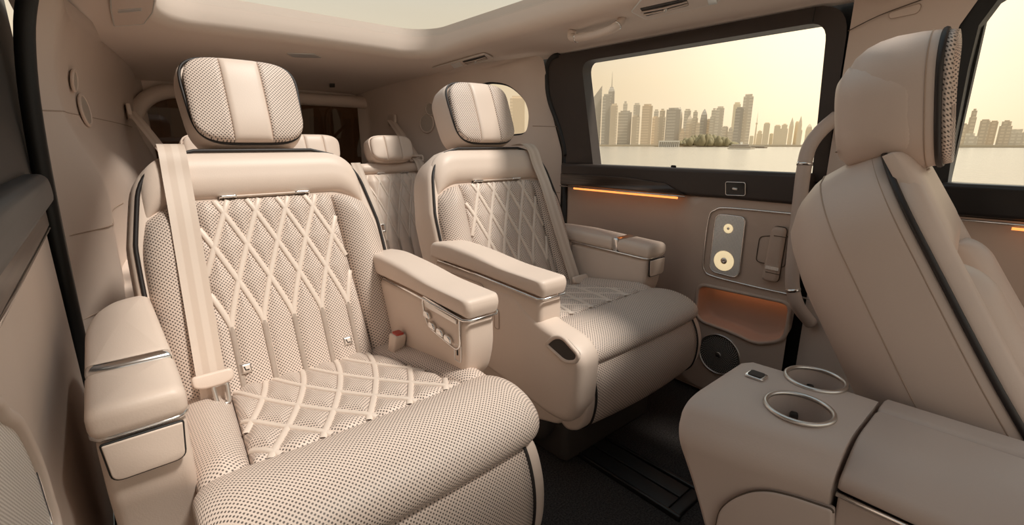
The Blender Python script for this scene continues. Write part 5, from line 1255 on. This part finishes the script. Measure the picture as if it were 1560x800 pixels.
for i, (x0, x1, t, kind) in enumerate(sky3):
    building(x0, x1, t, 480, kind, FAC[2], 'dark %s tower behind the tinted rear glass, %s from the left' % (KW[kind], ORD[i]), 'towers seen through the rear window')
for i, (x0, x1, t, kind, mt) in enumerate([(750, 760, 178, 'plain', 0), (762, 774, 158, 'step', 1), (777, 799, 146, 'plain', 3)]):
    building(x0, x1, t, 560, kind, FAC[mt], '%s %s tower in the small quarter window, %s from the left' % (MW[mt], KW[kind], ORD[i]), 'towers seen through the quarter window')
# wooded spit with a low white hall, ferry and small boats
def bay_pt(u, v):
    return onZ(u, v, WZ)
def foliage(name, u0, u1, dist, hmax, label):
    h0, h1 = dirn(u0)[0], dirn(u1)[0]; p0, p1 = CAM[:2]+h0[:2]*dist, CAM[:2]+h1[:2]*dist
    t = empty('wooded_spit', ((p0[0]+p1[0])/2, (p0[1]+p1[1])/2, WZ)); tag(t, label, 'trees')
    rng = random.Random(3); Vs = []; Fs = []
    n = 170
    for i in range(n):
        f = (i+rng.random())/n; c = p0+(p1-p0)*f+(h0[:2]*rng.uniform(-6, 14)); r = rng.uniform(2.2, 4.6); hh = hmax*(0.35+0.65*math.sin(math.pi*min(1, max(0, f*1.05)))**0.7)*rng.uniform(0.45, 1.0)
        b = len(Vs)
        for k, (zz, rr) in enumerate(((0.0, 0.7), (0.35, 1.0), (0.7, 0.8), (0.92, 0.45), (1.0, 0.08))):
            for a in np.linspace(0, 2*math.pi, 7, endpoint=False):
                q = rng.uniform(0.85, 1.15); Vs.append((c[0]+r*rr*q*math.cos(a), c[1]+r*rr*q*math.sin(a), WZ+1+zz*hh))
        Fs += grid_faces(5, 7, False, True, b)
    o = mesh('tree_crowns', Vs, Fs, leafm, t); o['kind'] = 'stuff'
    side = (p1-p0)/np.linalg.norm(p1-p0); fw2 = h0[:2]
    P = [(*(p0-side*25-fw2*5), WZ), (*(p1+side*6-fw2*5), WZ), (*(p1+fw2*25), WZ), (*(p0-side*25+fw2*25), WZ)]
    mesh('shore_bank', P+[(x, y, WZ+1.4) for x, y, _ in P], [(0, 1, 5, 4), (1, 2, 6, 5), (2, 3, 7, 6), (3, 0, 4, 7), (4, 5, 6, 7)], simple('sandy_bank', (0.55, 0.44, 0.30), 0.9), t, smooth=False)
    return t
leafm, ln_, ll_, lb_ = new_mat('hazy_foliage'); lb_.inputs['Base Color'].default_value = (0.27, 0.225, 0.12, 1); lb_.inputs['Roughness'].default_value = 0.8
foliage('spit', 820+590*k1, 820+832*k1, 560, 13, 'wooded green spit with a sandy bank in front of the skyline')
# far shore
for u0, u1, lab in ((895, 1262, 'low far shore under the side window skyline'), (1425, 1640, 'low far shore under the front window buildings')):
    h0, h1 = dirn(u0)[0], dirn(u1)[0]; D = 600
    P = [CAM[:2]+h0[:2]*D, CAM[:2]+h1[:2]*D, CAM[:2]+h1[:2]*(D+20), CAM[:2]+h0[:2]*(D+20)]
    o = mesh('shore_embankment', [(*p, WZ) for p in P]+[(*p, WZ+2.2) for p in P], [(0, 1, 5, 4), (1, 2, 6, 5), (2, 3, 7, 6), (3, 0, 4, 7), (4, 5, 6, 7)], simple('embankment_stone', (0.62, 0.52, 0.38), 0.9), None, smooth=False)
    tag(o, lab, 'shore')
hall = empty('waterfront_hall', tuple(bay_pt(1019, 226.5))); tag(hall, 'long low white hall with columns on the shore beside the wooded spit', 'building')
def local_box(root, p, side, fwd, x0, x1, y0, y1, z0, z1, name, mat):
    V = [(*(p[:2]+side*x+fwd*y), p[2]+z) for z in (z0, z1) for x, y in ((x0, y0), (x1, y0), (x1, y1), (x0, y1))]
    return mesh(name, V, [(0, 1, 2, 3), (4, 5, 6, 7), (0, 1, 5, 4), (1, 2, 6, 5), (2, 3, 7, 6), (3, 0, 4, 7)], mat, root, smooth=False)
white = simple('white_paint', (0.85, 0.80, 0.70), 0.6); dark = simple('dark_openings', (0.35, 0.28, 0.21), 0.7)
h, hn, d = dirn(1019); p = np.array([*(CAM[:2]+h[:2]*545), WZ]); sdv = np.array([h[1], -h[0]]); fwv = h[:2]
hall.location = tuple(p); WLOC[hall.name] = p
local_box(hall, p, sdv, fwv, -10, 10, 2, 8, 0, 5.0, 'hall_body', dark); local_box(hall, p, sdv, fwv, -10.6, 10.6, 0, 9, 5.0, 6.4, 'hall_roof', white)
for x in np.linspace(-10, 10, 11): local_box(hall, p, sdv, fwv, x-0.5, x+0.5, 0.3, 1.3, 0, 5.0, 'column', white)
def boat(u, v, length, label, decks):
    p = bay_pt(u, v); h = dirn(u)[0]; sdv = np.array([h[1], -h[0]]); fwv = h[:2]
    r = empty('ferry' if decks > 1 else 'small_boat', tuple(p)); tag(r, label, 'boat'); L_ = length/2; Wd_ = length*0.14
    def pt(x, y, z): return (*(p[:2]+sdv*x+fwv*y), p[2]+z)
    hp_ = [(-L_, -Wd_), (L_*0.7, -Wd_), (L_, 0), (L_*0.7, Wd_), (-L_, Wd_)]; hz = length*0.06
    loft('hull', [[pt(x*0.94, y*0.8, -0.2) for x, y in hp_], [pt(x, y, hz) for x, y in hp_]], white if decks > 1 else dark, r, uvs=False, smooth=False)
    for k in range(decks):
        s_ = 0.86-0.16*k; z0 = hz+k*length*0.062
        local_box(r, p, sdv, fwv, -L_*s_, L_*s_*0.75, -Wd_*0.85, Wd_*0.85, z0, z0+length*0.042, 'deck_cabin', dark)
        local_box(r, p, sdv, fwv, -L_*s_*1.03, L_*s_*0.8, -Wd_, Wd_, z0+length*0.042, z0+length*0.062, 'deck_roof', white)
    if decks > 1:
        local_box(r, p, sdv, fwv, -L_*0.1, L_*0.08, -Wd_*0.3, Wd_*0.3, hz+decks*length*0.062, hz+decks*length*0.062+length*0.09, 'funnel', white)
boat(820+852*k1, 227.2, 17, 'white double-deck ferry on the water in front of the wooded spit', 2)
boat(820+925*k1, 225.6, 13, 'small low boat on the water just ahead of the ferry', 1)
boat(1160+784*k3, 223.5+1.2, 9, 'tiny boat on the water in the front window', 1)
